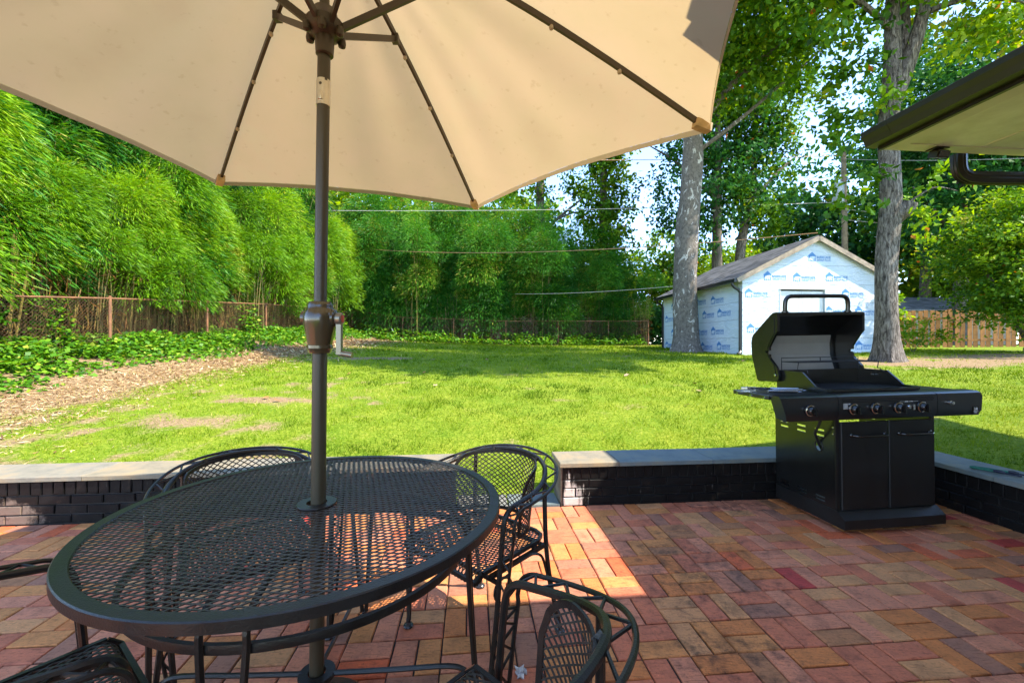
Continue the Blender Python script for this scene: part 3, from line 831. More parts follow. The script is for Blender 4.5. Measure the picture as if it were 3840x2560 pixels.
def make_umbrella():
    root = empty('patio_umbrella', (-.662, 1.443, 0)); tag(root, 'large open tan patio umbrella with bronze pole and crank', 'umbrella')
    root.rotation_euler = (0, R(.55), 0)
    cz = 2.195; RR = 1.50; PH = R(15.06); AP = 2.74
    ox, oy = .018, -.050   # canopy centre against the pole foot
    def rib(k, t):
        a = PH+k*PI/3
        r = RR*t
        z = AP+(cz-AP)*t+.055*math.sin(PI*min(1, t))*(1-.3*t)
        return Vector((ox+r*math.cos(a), oy+r*math.sin(a), z))
    rg = random.Random(5)
    NT, NS = 26, 26
    for k in range(6):
        mb = MB(); P = []
        for i in range(NT+1):
            for j in range(NS+1):
                t, s = .02+.98*i/NT, j/NS
                e = 4*s*(1-s)
                tt = t*(1-.042*e*t**3)
                p = rib(k, tt).lerp(rib(k+1, tt), s)
                p.z += -.020*e*t*(1-.2*t)+.006*e*t**4
                # puckers running out from the rib ends and soft slack folds
                w = math.exp(-((min(s, 1-s))/.18)**2)
                p.z += (1-.9*t**5)*(.020*t*w*math.sin(30*min(s, 1-s)*t+2.3*k)*e+.012*t*e*math.sin(11*s+1.7*k+3*t)+.009*t*e*math.sin(23*s+k-2*t))
                P.append(p)
        F = [(i*(NS+1)+j, i*(NS+1)+j+1, (i+1)*(NS+1)+j+1, (i+1)*(NS+1)+j) for i in range(NT) for j in range(NS)]
        mb.add(P, F); pn = mb.build('canopy_panel', M_FABRIC, root, True, fixn=False)
        hb = MB(); Q = [P[NT*(NS+1)+j] for j in range(NS+1)]
        c = Vector((ox, oy, cz+.1))
        V = []
        for q in Q:
            o = (Vector((q.x-ox, q.y-oy, 0))).normalized()
            V += [q+o*.001, q+o*.004+Vector((0, 0, -.022))]
        fs = [(j*2, j*2+1, j*2+3, j*2+2) for j in range(NS)]
        hb.add(V, fs); hb.build('hem', M_FABRIC, pn, True)
    for k in range(6):
        mb = MB(); pts = [rib(k, t)+Vector((0, 0, -.016)) for t in np.linspace(.03, .992, 14)]
        for i in range(len(pts)-1): mb.bar(pts[i], pts[i+1]+(pts[i+1]-pts[i])*.01, .012, .022)
        rb = mb.build('rib', M_RIB, root)
        for t in (.36, .53, .72):
            g = MB(); p = rib(k, t)+Vector((0, 0, -.032)); g.lathe([(0, -.009), (.007, -.007), (.009, 0), (.007, .008), (0, .010)], 10, p); g.build('clip', M_CLIP, rb, True)
        g = MB(); a = PH+k*PI/3; d = Vector((math.cos(a), math.sin(a), -.2)); q = rib(k, .985)+Vector((0, 0, -.016))
        g.bar(q-d*.05, q+d*.022, .034, .034, (0, 0, 1)); g.build('pocket', M_POCKET, rb)
        # strut from the runner to the rib
        a0 = Vector((.020+.040*math.cos(a), -.020+.040*math.sin(a), 2.328)); b0 = rib(k, .305)+Vector((0, 0, -.030))
        mb = MB(); s = Vector((-math.sin(a), math.cos(a), 0))
        mb.bar(a0, b0, .013, .022); mb.box(b0, (.028, .028, .034)); mb.build('strut', M_RIB, root)
    px, py = .012, -.012
    # pole in two lengths
    mb = MB(); mb.lathe([(.0, .012), (.0235, .012), (.0235, 1.255), (0, 1.255)], 28); mb.build('lower_pole', M_POLE, root, True)
    mb = MB(); mb.tube([(0, 0, 1.40), (px*.5, py*.5, 2.0), (px*.8, py*.8, 2.31)], .0205, 28); mb.tube([(px*.9, py*.9, 2.36), (ox, oy*.9, 2.72)], .016, 16); mb.build('upper_pole', M_POLE, root, True)
    mb = MB(); mb.tube([(px*.5, py*.5, 2.072), (px*.55, py*.55, 2.158)], .0222, 28)
    sl = mb.build('tilt_joint', M_SILVER, root, True)
    g = MB(); g.lathe([(0, -.016), (.010, -.013), (.012, 0), (.010, .013), (0, .016)], 14, (px*.5, py*.5-.0165, 2.098)); g.build('tilt_button', M_SILVER, sl, True)
    g = MB(); g.lathe([(0, -.005), (.005, -.004), (.006, 0), (.005, .004), (0, .005)], 10, (px*.5, py*.5-.019, 2.138)); g.build('rivet', M_POLE, sl, True)
    # runner hub
    mb = MB(); mb.lathe([(.024, 2.238), (.028, 2.241), (.030, 2.272), (.030, 2.297), (.050, 2.307), (.060, 2.322), (.060, 2.347), (.045, 2.357), (.036, 2.39), (.024, 2.39)], 24, (px, py, 0)); hub = mb.build('hub', M_RIB, root, True)
    for k in range(6):
        a = PH+(k+.5)*PI/3; g = MB(); g.lathe([(0, -.018), (.012, -.012), (.014, 0), (.012, .014), (0, .02)], 12, (px+.058*math.cos(a), py+.058*math.sin(a), 2.308)); g.build('lug', M_RIB, hub, True)
    # crank housing
    prof = [(.0245, 1.240), (.034, 1.242), (.038, 1.255), (.041, 1.258), (.041, 1.268), (.0385, 1.270), (.045, 1.305), (.0525, 1.34), (.0545, 1.362), (.050, 1.380), (.044, 1.390), (.043, 1.392), (.0415, 1.400), (.041, 1.405), (.036, 1.414), (.0235, 1.416)]
    mb = MB(); mb.lathe(prof, 36); hs = mb.build('crank_housing', M_HOUSING, root, True)
    mb = MB(); My = Matrix.Rotation(R(90), 3, 'Y'); mb.lathe([(.020, -.060), (.026, -.056), (.030, -.035), (.032, .03), (.030, .052), (.024, .056)], 24, (0, 0, 1.360), M=My); mb.build('crank_boss', M_HOUSING, hs, True)
    # crank arm hanging down on the right
    mb = MB(); mb.lathe([(0, .056), (.019, .056), (.021, .061), (.021, .074), (.018, .077), (0, .077)], 24, (0, -.004, 1.358), M=My)
    mb.bar((.067, -.004, 1.352), (.068, -.004, 1.238), .016, .020, (0, 1, 0)); mb.bar((.0735, -.004, 1.345), (.0745, -.004, 1.245), .004, .007, (0, 1, 0))
    mb.tube([(.066, -.004, 1.243), (.085, -.005, 1.240), (.112, -.006, 1.236)], [.010, .0095, .0105], 14)
    ck = mb.build('crank_handle', M_CRANK, root, True)
    g = MB(); g.lathe([(0, .0772), (.013, .0772), (.013, .079), (0, .079)], 20, (0, -.004, 1.358), M=My); g.build('badge', M_RED, ck)
    # weighted foot
    mb = MB(); mb.lathe([(0, .001), (.165, .001), (.165, .022), (.15, .032), (.05, .045), (.032, .05), (.030, .12), (.0245, .122)], 40); mb.build('base', M_IRON, root, True)
    return root
make_umbrella()
# ================================================================== lettering
def text_mesh(name, body, size, mat, bold=0.0, align='LEFT', sx=1.0, spacing=1.0):
    cu = bpy.data.curves.new(name, 'FONT'); cu.body = body; cu.size = size; cu.offset = bold; cu.align_x = align
    cu.resolution_u = 2; cu.space_character = spacing
    o = bpy.data.objects.new(name, cu); col.objects.link(o)
    dg = bpy.context.evaluated_depsgraph_get(); dg.update()
    me = bpy.data.meshes.new_from_object(o.evaluated_get(dg))
    bpy.data.objects.remove(o); bpy.data.curves.remove(cu)
    if sx != 1.0:
        for v in me.vertices: v.co.x *= sx
    me.materials.clear(); me.materials.append(mat); me.name = name
    return me

# ================================================================== gas grill
M_BLACK = paint('black_powder_coat', (.011, .0105, .0105), .42, var=.2, scale=6, bump=.25, bscale=520, spec=.4)
M_BLACK2 = paint('black_enamel', (.009, .009, .0085), .22, var=.15, scale=6, bump=.04, bscale=300, spec=.75)
M_SHELF = paint('shelf_black', (.011, .0115, .013), .30, var=.15, scale=6, spec=.8)
M_LINER = paint('steel_liner', (.42, .40, .36), .45, metal=.35, var=.1, scale=3)
M_CHROME = paint('chrome', (.75, .74, .72), .16, metal=1.0, var=.04)
M_STEEL = paint('tool_steel', (.55, .56, .58), .22, metal=1.0, var=.06)
M_GRATE = paint('cast_grate', (.018, .018, .020), .5, var=.2, scale=30, bump=.2)
M_WHITE = paint('white_print', (.80, .80, .80), .6, var=.03)
M_RUBBER = paint('black_hose', (.012, .012, .012), .5, var=.2)
def rect_panel(mb, ys, zs, holes, x, th):
    """thin sheet in the y-z plane with rectangular openings"""
    Y = sorted(set([ys[0], ys[1]]+[h[0] for h in holes]+[h[1] for h in holes])); Z = sorted(set([zs[0], zs[1]]+[h[2] for h in holes]+[h[3] for h in holes]))
    for j in range(len(Z)-1):
        run = None
        for i in range(len(Y)-1):
            cy, cz = (Y[i]+Y[i+1])/2, (Z[j]+Z[j+1])/2
            hole = any(h[0] < cy < h[1] and h[2] < cz < h[3] for h in holes)
            if not hole: run = (run[0], Y[i+1]) if run else (Y[i], Y[i+1])
            if run and (hole or i == len(Y)-2):
                mb.box((x, (run[0]+run[1])/2, cz), (th, run[1]-run[0], Z[j+1]-Z[j])); run = None
    return mb
def make_grill():
    g0 = Vector((2.217, 2.842, 0.0))
    root = empty('gas_grill', g0, YAW+R(.9)); tag(root, 'black gas grill with its lid standing open before the low wall', 'grill')
    root.rotation_euler = (0, R(-.9), YAW+R(.9))
    # skirt
    mb = MB(); sec = [(0, .030), (0, .092), (.058, .136), (.634, .136), (.634, .030)]
    mb.prism(sec, 'x', 0, .763); mb.build('base_skirt', M_BLACK, root)
    for x in (.07, .69):
        for y in (.09, .56):
            mb = MB(); mb.lathe([(0, -.014), (.020, -.014), (.022, -.010), (.022, .010), (.020, .014), (0, .014)], 14, (x, y, .0235), M=Matrix.Rotation(R(90), 3, 'Y')); mb.build('caster', M_RUBBER, root, True)
    # cabinet
    slots = []
    for y in (.20, .365, .535):
        for z in (.625, .663): slots.append((y-.042, y+.042, z-.0065, z+.0065))
        for z in (.168, .192): slots.append((y-.042, y+.042, z-.005, z+.005))
    slots.append((.178, .232, .515, .575))
    mb = MB(); rect_panel(mb, (.071, .632), (.138, .765), slots, .005, .004); mb.build('side_panel', M_BLACK2, root)
    mb = MB(); rect_panel(mb, (.071, .632), (.138, .765), slots[:-1], .755, .004); mb.build('side_panel', M_BLACK2, root)
    for x in (.016, .744): mb = MB(); mb.box((x, .068, .452), (.026, .012, .628)); mb.build('corner_post', M_BLACK, root)
    mb = MB(); mb.tube([Vector((.003, .205+.033*math.cos(t), .545+.037*math.sin(t))) for t in np.linspace(0, 2*PI, 22)[:-1]], .006, 6, closed=True); mb.build('hose_grommet', M_RUBBER, root, True)
    mb = MB(); mb.tube(crom([(-.05, .12, .76), (-.052, .145, .70), (-.05, .175, .65), (-.02, .195, .60), (.01, .205, .55), (.08, .24, .48)], 6), .009, 8); mb.build('gas_hose', M_RUBBER, root, True)
    for s, (y, z) in enumerate(((.082, .70), (.082, .655))):
        mb = MB(); mb.lathe([(0, 0), (.007, 0), (.006, .004), (0, .005)], 10, (.002, y, z), M=Matrix.Rotation(R(-90), 3, 'Y')); mb.build('screw', M_CHROME, root, True)
    for x0, x1 in ((.031, .384), (.392, .729)):
        mb = MB(); M = Matrix.Rotation(R(90), 3, 'X')
        mb.bev(((x0+x1)/2, .057, .440), (x1-x0, .598, .018), .004, M=M); d = mb.build('door', M_BLACK, root)
        a, b = x0+.075, x1-.028
        mb = MB(); mb.tube(crom([(a, .049, .650), (a+.002, .030, .650), (a+.018, .012, .649), (a+.06, .007, .648), (b-.06, .007, .648), (b-.018, .012, .649), (b-.002, .030, .650), (b, .049, .650)], 4), .0085, 10)
        for q in (a, b): mb.lathe([(.015, 0), (.015, .004), (.010, .008), (.0085, .010)], 14, (q, .0475, .650), M=Matrix.Rotation(R(90), 3, 'X'))
        mb.build('handle', M_BLACK2, d, True)
    # control panel in three lengths
    sec = [(.070, .752), (.052, .756), (.036, .790), (.034, .890), (.040, .915), (.060, .927), (.140, .930), (.140, .770)]
    def slab(name, x0, x1, f0, f1):
        mb = MB(); n = len(sec); V = [(x0+f0(z), y, z) for y, z in sec]+[(x1+f1(z), y, z) for y, z in sec]
        F = [tuple(range(n)), tuple(range(2*n-1, n-1, -1))]+[(i, i+n, (i+1) % n+n, (i+1) % n) for i in range(n)]
        mb.add(V, F); return mb.build(name, M_SHELF, root, True)
    zf = lambda z: 0.0
    slab('control_panel', -.420, -.004, lambda z: .052*max(0, (.905-z)/.15), zf)
    cp = slab('control_panel', .0, .750, zf, zf)
    slab('control_panel', .754, 1.092, zf, lambda z: .022-3.0*(z-.85)**2)
    # vent holes in the main panel: rows of dark dots
    mb = MB()
    for k in range(62):
        for rr, z in enumerate((.876, .886, .896)):
            x = .03+k*.0112+(.0056 if rr % 2 else 0); mb.lathe([(0, 0), (.0030, 0), (.0030, .0012), (0, .0012)], 6, (x, .0332, z), M=Matrix.Rotation(R(90), 3, 'X'))
    mb.build('vent_holes', paint('vent_dark', (.002, .002, .002), .9), cp)
    # knobs
    Mx = Matrix.Rotation(R(90), 3, 'X')
    kn = MB(); kn.lathe([(.032, 0), (.032, .006), (.029, .012), (.027, .014)], 28, M=Mx); kn.lathe([(0, .014), (.024, .014), (.023, .036), (.020, .040), (0, .040)], 24, M=Mx); kn.box((.0, -.046, 0), (.009, .016, .046))
    kme = kn.mesh('knob', M_BLACK2, True)
    rg_ = MB(); rg_.tube([Vector((.0285*math.cos(t), -.0125, .0285*math.sin(t))) for t in np.linspace(R(40), R(330), 26)], .0042, 6); rme = rg_.mesh('bezel', M_CHROME, True)
    for x in (-.216, .103, .269, .442, .619):
        k = link('knob', kme, root); k.scale = (1.15, 1.1, 1.15); k.location = (x, .0345, .832); k.rotation_euler = (R(4), R(-12), 0)
        link('bezel', rme, k)
    mb = MB(); mb.lathe([(0, 0), (.016, 0), (.016, .004), (.012, .012), (0, .014)], 20, (.528, .034, .832), M=Mx); mb.box((.556, .026, .832), (.014, .014, .036)); mb.build('igniter', M_CHROME, root, True)
    mb = MB(); mb.lathe([(0, 0), (.016, 0), (.015, .012), (.010, .014), (.010, .026), (0, .028)], 18, (.846, .034, .852), M=Mx); mb.build('light_switch', M_CHROME, root, True)
    # print
    Mt = (R(90), 0, 0)
    t = text_mesh('panel_print', 'SEAR ZONE', .0115, M_WHITE, .0004, 'CENTER'); o = link('panel_print', t, cp); o.location = (.53, .0326, .867); o.rotation_euler = Mt
    mb = MB(); mb.box((.480, .0330, .871), (.036, .0012, .0014)); mb.box((.582, .0330, .871), (.036, .0012, .0014)); r = random.Random(2)
    for k in range(7): w_ = r.uniform(.03, .052); mb.box((.035+w_/2, .0330, .868-k*.0058), (w_, .0012, .0022))
    mb.build('panel_lines', M_WHITE, cp)
    pl = MB(); pl.box((1.052, .0335, .790), (.046, .002, .060)); pq = pl.build('badge', M_BLACK2, root)
    mb = MB()
    for pts in (((0, 0), (0, .020), (.010, .008), (.020, .020), (.020, 0)), ((.004, 0), (.004, .0115), (.010, .0035), (.016, .0115), (.016, 0))):
        for i in range(4): mb.bar((1.042+pts[i][0], .0318, .792+pts[i][1]), (1.042+pts[i+1][0], .0318, .792+pts[i+1][1]), .0017, .001, (0, 1, 0))
    mb.build('badge_mark', M_WHITE, pq)
    for s, z in (("MEMBER'S", .781), ('MARK', .7735)):
        o = link('badge_print', text_mesh('badge_print', s, .0082, M_WHITE, .0002, 'CENTER'), pq); o.location = (1.052, .0318, z); o.rotation_euler = Mt
    # side shelves
    for x0, x1 in ((-.420, -.006), (.756, 1.09)):
        mb = MB(); mb.bev(((x0+x1)/2, .340, .908), (x1-x0, .396, .030), .004); mb.build('side_shelf', M_SHELF, root)
    for y in (.16, .30, .45):
        mb = MB(); mb.tube([(-.420, y, .903), (-.436, y, .903), (-.448, y, .908)], [.006, .006, .008], 8); mb.build('hook', M_CHROME, root, True)
    # fire box
    sidep = [(.145, .80), (.145, .950), (.245, .962), (.365, 1.058), (.60, 1.062), (.628, 1.03), (.628, .80)]
    for x in (.018, .726):
        mb = MB(); mb.prism(sidep, 'x', x, x+.014); mb.build('fire_box_side', M_BLACK2, root)
    mb = MB(); mb.box((.379, .152, .876), (.692, .014, .150)); mb.box((.379, .142, .944), (.70, .03, .016)); mb.box((.379, .618, .93), (.692, .014, .26)); mb.box((.379, .385, .81), (.692, .45, .012)); mb.build('fire_box', M_BLACK2, root)
    mb = MB()
    for k in range(44): mb.box((.042+k*.0157, .385, .940), (.007, .44, .010))
    for y in (.19, .38, .58): mb.box((.379, y, .931), (.68, .012, .008))
    mb.build('cooking_grate', M_GRATE, root)
    mb = MB(); q = .0032
    for k in range(12): y = .43+k*.0145; mb.tube([(.04, y, 1.130), (.72, y, 1.130)], .0019, 5)
    mb.tube([(.04, .425, 1.128), (.72, .425, 1.128), (.72, .60, 1.128), (.04, .60, 1.128)], q, 6, closed=True)
    mb.tube([(.04, .60, 1.13), (.04, .60, 1.158), (.72, .60, 1.158), (.72, .60, 1.13)], q, 6); mb.tube([(.38, .60, 1.13), (.38, .60, 1.158)], q, 6)
    for x, sx in ((.04, -1), (.72, 1)):
        mb.tube([(x, .425, 1.128), (x-.004, .43, 1.075), (x+sx*-.035, .38, 1.07), (x-.02*sx, .36, 1.05)], q, 6); mb.tube([(x, .60, 1.128), (x, .60, 1.062)], q, 6)
    mb.build('warming_rack', M_GRATE, root, True)
    # lid, hinged back and standing open
    lp = [(.572, 1.515), (.590, 1.526), (.625, 1.522), (.660, 1.500), (.862, 1.352), (.880, 1.325), (.888, 1.28), (.884, 1.17), (.822, .975), (.805, .957), (.600, .968), (.572, .985), (.566, 1.02), (.590, 1.085), (.660, 1.150), (.672, 1.166), (.672, 1.186), (.700, 1.190), (.706, 1.202), (.700, 1.214), (.672, 1.218), (.672, 1.245), (.600, 1.345), (.574, 1.372)]
    for x in (-.014, .738):
        mb = MB(); mb.prism(lp, 'x', x, x+.020); sd = mb.build('lid_side', M_BLACK2, root)
        cy, cz_ = .735, 1.25
        inner = [((y-cy)*.80+cy, (z-cz_)*.86+cz_) for y, z in lp]
        xx = x-.004 if x < 0 else x+.0205
        mb = MB(); mb.prism(inner, 'x', xx, xx+.0035); mb.build('raised_panel', M_BLACK2, sd)
    shell = [(.572, 1.500), (.575, 1.518), (.590, 1.526), (.625, 1.522), (.660, 1.500), (.862, 1.352), (.880, 1.325), (.888, 1.28), (.884, 1.17), (.822, .975), (.805, .957), (.640, .966)]
    inn = []
    for i, p_ in enumerate(shell):
        a_ = Vector(shell[max(0, i-1)]); b_ = Vector(shell[min(len(shell)-1, i+1)]); t_ = (b_-a_).normalized()
        inn.append((p_[0]+t_.y*.012, p_[1]-t_.x*.012))
    mb = MB(); n = len(shell); V = []
    for x in (.006, .738): V += [(x, y, z) for y, z in shell]+[(x, y, z) for y, z in inn]
    F = []
    for i in range(n-1):
        F += [(i, i+1, 2*n+i+1, 2*n+i), (n+i, 3*n+i, 3*n+i+1, n+i+1), (i, n+i, n+i+1, i+1), (2*n+i, 2*n+i+1, 3*n+i+1, 3*n+i)]
    F += [(0, 2*n, 3*n, n), (n-1, 2*n-1, 4*n-1, 3*n-1)]
    mb.add(V, F); mb.build('lid', M_BLACK2, root, True)
    mb = MB(); lin = [(.850, 1.338), (.864, 1.27), (.862, 1.17), (.800, .985)]
    V = [(x, y, z) for x in (.03, .71) for y, z in lin]; mb.add(V, [(0, 1, 5, 4), (1, 2, 6, 5), (2, 3, 7, 6)]); mb.build('lid_liner', M_LINER, root)
    mb = MB(); mb.tube(crom([(.062, .583, 1.522), (.062, .580, 1.590), (.072, .579, 1.630), (.105, .578, 1.650), (.20, .578, 1.653), (.48, .578, 1.653), (.575, .578, 1.650), (.606, .579, 1.630), (.616, .580, 1.590), (.616, .583, 1.522)], 5), .0165, 14)
    for x in (.062, .616): mb.lathe([(.026, 0), (.026, .008), (.018, .014)], 16, (x, .583, 1.522))
    mb.build('lid_handle', M_BLACK2, root, True)
    mb = MB(); mb.lathe([(0, 0), (.011, 0), (.010, .004), (.004, .007), (0, .007)], 14, (-.0185, .60, 1.02), M=Matrix.Rotation(R(-90), 3, 'Y')); mb.build('hinge_bolt', M_CHROME, root, True)
    mb = MB(); mb.lathe([(0, 0), (.007, 0), (.007, .02), (0, .022)], 12, (.722, .47, 1.02), M=Matrix.Rotation(R(-90), 3, 'Y')); mb.build('hinge_bolt', M_CHROME, root, True)
    # loose tools on the left shelf
    def on_shelf(x, y, z): return root_m @ Vector((x, y, z))
    root_m = Matrix.Translation(g0) @ Euler((0, R(-.9), YAW+R(.9))).to_matrix().to_4x4()
    def tool(label, name, x, y, z, ang, kind, tilt=0.0):
        e = empty(name, root_m @ Vector((x, y, z)), YAW+R(.9)+R(ang)); e.rotation_euler = (0, R(tilt), YAW+R(.9)+R(ang)); tag(e, label, 'grill tool')
        h = MB(); h.tube([(.0, 0, .012), (.19, 0, .012)], .0115, 14); h.lathe([(.0115, 0), (.0105, .006), (.006, .010)], 14, (.19, 0, .012), M=Matrix.Rotation(R(90), 3, 'Y')); h.build('handle', M_STEEL, e, True)
        h = MB(); h.tube([Vector((.212+.014*math.cos(t), .009*math.sin(t), .012)) for t in np.linspace(0, 2*PI, 14)[:-1]], .0018, 6, closed=True); h.build('hanging_loop', M_STEEL, e, True)
        h = MB()
        if kind == 'spatula':
            h.bar((0, 0, .012), (-.12, 0, .012), .012, .004); h.bar((-.12, 0, .010), (-.205, 0, .008), .075, .002)
        elif kind == 'fork':
            h.bar((0, 0, .012), (-.10, 0, .012), .010, .005)
            for s in (-1, 1): h.bar((-.10, 0, .012), (-.125, s*.012, .012), .006, .004); h.bar((-.125, s*.012, .012), (-.20, s*.010, .010), .005, .003)
        elif kind == 'tongs':
            for s in (-1, 1): h.bar((0, s*.008, .012), (-.16, s*.022, .014), .006, .016); h.bar((-.16, s*.022, .014), (-.20, s*.010, .012), .022, .012)
        h.build('head', M_STEEL, e)
    tool('steel handled spatula lying on the grill side shelf by the shelf end', 'grill_spatula', -.335, .265, .925, -12, 'spatula')
    tool('steel handled grill fork lying between the spatula and the tongs', 'grill_fork', -.245, .330, .925, -14, 'fork')
    tool('steel grill tongs lying against the fire box', 'grill_tongs', -.215, .405, .926, -18, 'tongs')
make_grill()

# ================================================================== house eaves over the patio
M_BROWN = paint('brown_gutter', (.016, .0115, .007), .38, var=.15, scale=4, spec=.5)
M_SOFFIT = paint('soffit_paint', (.86, .84, .72), .65, var=.08, scale=3, bump=.1, c2=(.62, .58, .46))
M_TRIM = paint('cream_trim', (.74, .69, .58), .6, var=.1, scale=4)
M_SHING = paint('roof_shingle', (.10, .10, .105), .9, var=.3, scale=12, bump=.5)
M_SIDING = paint('house_siding', (.44, .40, .33), .8, var=.12, scale=3)
def make_house():
    root = empty('house', W(4.5, 2.6, 0), YAW); tag(root, 'house corner with brown gutter and pale soffit above the patio', 'house')
    inv = Matrix.Translation(Vector((-4.5, -2.6, 0)))
    def B(mb, name, mat, parent=root, s=False):
        mb.v = [tuple(inv @ Vector(v)) for v in mb.v]; return mb.build(name, mat, parent, s)
    FB = 3.05; PB = .955   # far end, porch edge
    kp = [(3.020, 2.915), (3.026, 2.880), (3.046, 2.845), (3.062, 2.805), (3.148, 2.800), (3.148, 2.915)]
    def sw(ax, d0, d1, name='gutter'):
        mb = MB()
        if ax == 'b': mb.prism([(a, z) for a, z in kp], 'y', d0, d1)
        else: mb.prism([(PB+(3.148-a), z) for a, z in kp], 'x', d0, d1)
        return B(mb, name, M_BROWN)
    gt = sw('b', PB+.135, 2.86); sw('b', 2.862, FB+.02)
    sw('a', 1.15, 3.146)
    mb = MB(); mb.box((3.162, (PB+FB)/2, 2.852), (.026, FB-PB, .150)); B(mb, 'fascia', M_BROWN)
    mb = MB(); mb.box((2.1685, PB-.015, 2.852), (1.953, .026, .150)); B(mb, 'fascia', M_BROWN)
    mb = MB(); mb.box((1.175, -2.02, 2.852), (.026, 5.86, .150)); B(mb, 'fascia', M_BROWN)
    mb = MB(); mb.box((6.6, FB-.013, 2.862), (6.85, .026, .150)); B(mb, 'rake_board', M_TRIM)
    # soffit boards with a cover strip
    for a0, a1 in ((3.30, 3.905), (3.915, 4.60)):
        mb = MB(); mb.box(((a0+a1)/2, (-2.0+FB-.11)/2, 2.796), (a1-a0, FB-.11+2.0, .012)); B(mb, 'soffit_panel', M_SOFFIT)
    mb = MB(); mb.box((3.238, (PB+FB)/2-.02, 2.790), (.122, FB-PB-.04, .014)); mb.box((3.95, FB-.07, 2.7905), (1.298, .082, .013)); B(mb, 'soffit_trim', M_TRIM)
    mb = MB(); mb.box((3.910, .45, 2.788), (.030, 4.9, .010)); B(mb, 'cover_strip', M_TRIM)
    mb = MB(); mb.box((2.245, -.62, 2.797), (2.10, 3.08, .012)); B(mb, 'soffit_panel', M_SOFFIT)
    # roof planes
    mb = MB(); e0, e1 = 3.10, 9.8
    z0, z1 = 2.93, 2.93+.40*(e1-e0)
    mb.add([(e0, FB+.03, z0), (e1, FB+.03, z1), (e1, -7, z1), (e0, -7, z0), (e0, FB+.03, z0+.03), (e1, FB+.03, z1+.03), (e1, -7, z1+.03), (e0, -7, z0+.03)], [(0,1,2,3),(7,6,5,4),(0,4,5,1),(1,5,6,2),(2,6,7,3),(3,7,4,0)]); B(mb, 'roof', M_SHING)
    mb = MB(); f0, f1 = PB+.03, -5.0
    z1 = 2.93+.30*(f0-f1)
    mb.add([(1.16, f0, z0), (3.09, f0, z0), (3.09, f1, z1), (1.16, f1, z1), (1.16, f0, z0+.03), (3.09, f0, z0+.03), (3.09, f1, z1+.03), (1.16, f1, z1+.03)], [(0,3,2,1),(4,5,6,7),(0,1,5,4),(1,2,6,5),(2,3,7,6),(3,0,4,7)]); B(mb, 'porch_roof', M_SHING)
    mb = MB(); mb.box((7.3, -2.2, 1.39), (5.4, 9.6, 2.79)); B(mb, 'wall', M_SIDING)
    mb = MB(); mb.box((2.9, -3.6, 1.39), (3.2, 4.0, 2.79)); B(mb, 'wall', M_SIDING)
    # downspout elbow
    mb = MB(); path = crom([(3.915, 3.10, 2.80), (3.915, 3.10, 2.72), (3.93, 3.10, 2.66), (3.97, 3.095, 2.625), (4.06, 3.085, 2.610), (4.4, 3.04, 2.60), (4.9, 2.97, 2.59)], 6)
    n = 20; V = []; Fq = []
    for i, p in enumerate(path):
        t = (path[min(i+1, len(path)-1)]-path[max(0, i-1)]).normalized(); s = Vector((0, 1, 0)); u_ = s.cross(t).normalized(); s = t.cross(u_)
        for k in range(n):
            an = 2*PI*k/n; c, d = math.cos(an), math.sin(an)
            q = max(abs(c), abs(d)); rr = .050/q*(1-.13*(k % 2))*(.92+.08*q)
            V.append(p+u_*c*rr*.92+s*d*rr*.8)
    for i in range(len(path)-1):
        for k in range(n): Fq.append((i*n+k, i*n+(k+1) % n, (i+1)*n+(k+1) % n, (i+1)*n+k))
    mb.add(V, Fq); B(mb, 'downspout', M_BROWN)
    return root
make_house()
M_LENS = paint('lamp_glass', (.04, .045, .05), .12, spec=.8)
e = empty('security_light', W(3.585, 2.985, 2.785), YAW); tag(e, 'small dark security light fixed under the house soffit', 'lamp')
mb = MB(); mb.bev((0, 0, -.008), (.11, .085, .012), .004); mb.tube([(0, 0, -.012), (0, -.005, -.035)], .016, 10); mb.build('mount', M_BROWN, e)
mb = MB(); Mr = Matrix.Rotation(R(20), 3, 'X'); mb.bev((0, -.012, -.050), (.105, .070, .058), .012, M=Mr); hd = mb.build('housing', M_BROWN, e)
mb = MB(); mb.box((0, -.051, -.062), (.080, .006, .040), M=Mr); mb.build('lens', M_LENS, hd)
# ================================================================== wrapped shed
def wrap_material():
    m, nt, out = newmat('house_wrap')
    b = N(nt, 'BsdfPrincipled', Roughness=.5); b.inputs['Specular IOR Level'].default_value = .4
    tc = N(nt, 'TexCoord')
    mp = N(nt, 'Mapping'); mp.inputs['Scale'].default_value = (1.0, 1.0, 2.6); nt.links.new(tc.outputs['Object'], mp.inputs[0])
    n1 = N(nt, 'TexNoise', Scale=2.2, Detail=6.0, Roughness=.55, Distortion=1.6); nt.links.new(mp.outputs[0], n1.inputs['Vector'])
    n2 = N(nt, 'TexNoise', Scale=1.1, Detail=3.0); nt.links.new(tc.outputs['Object'], n2.inputs['Vector'])
    r = ramp(nt, [(.3, (.62, .71, .83)), (.7, (.74, .79, .86))]); nt.links.new(n2.outputs['Fac'], r.inputs[0]); nt.links.new(r.outputs[0], b.inputs['Base Color'])
    bp = N(nt, 'Bump', Strength=.55, Distance=.08); nt.links.new(n1.outputs['Fac'], bp.inputs['Height']); nt.links.new(bp.outputs[0], b.inputs['Normal'])
    nt.links.new(b.outputs[0], out.inputs[0]); return m
M_WRAP = wrap_material()
M_BLUE = paint('blue_print', (.09, .27, .60), .6, var=.1)
M_SEAM = paint('black_print', (.05, .06, .08), .7)
M_DARKG = paint('black_gutter', (.012, .013, .014), .35, spec=.5)
M_RAKE = paint('raw_rake_board', (.34, .27, .20), .75, var=.3, scale=6)
M_DOOR = paint('white_door', (.72, .73, .74), .45, var=.05)
M_CMU = paint('concrete_block', (.38, .36, .32), .9, var=.25, scale=8, bump=.4)
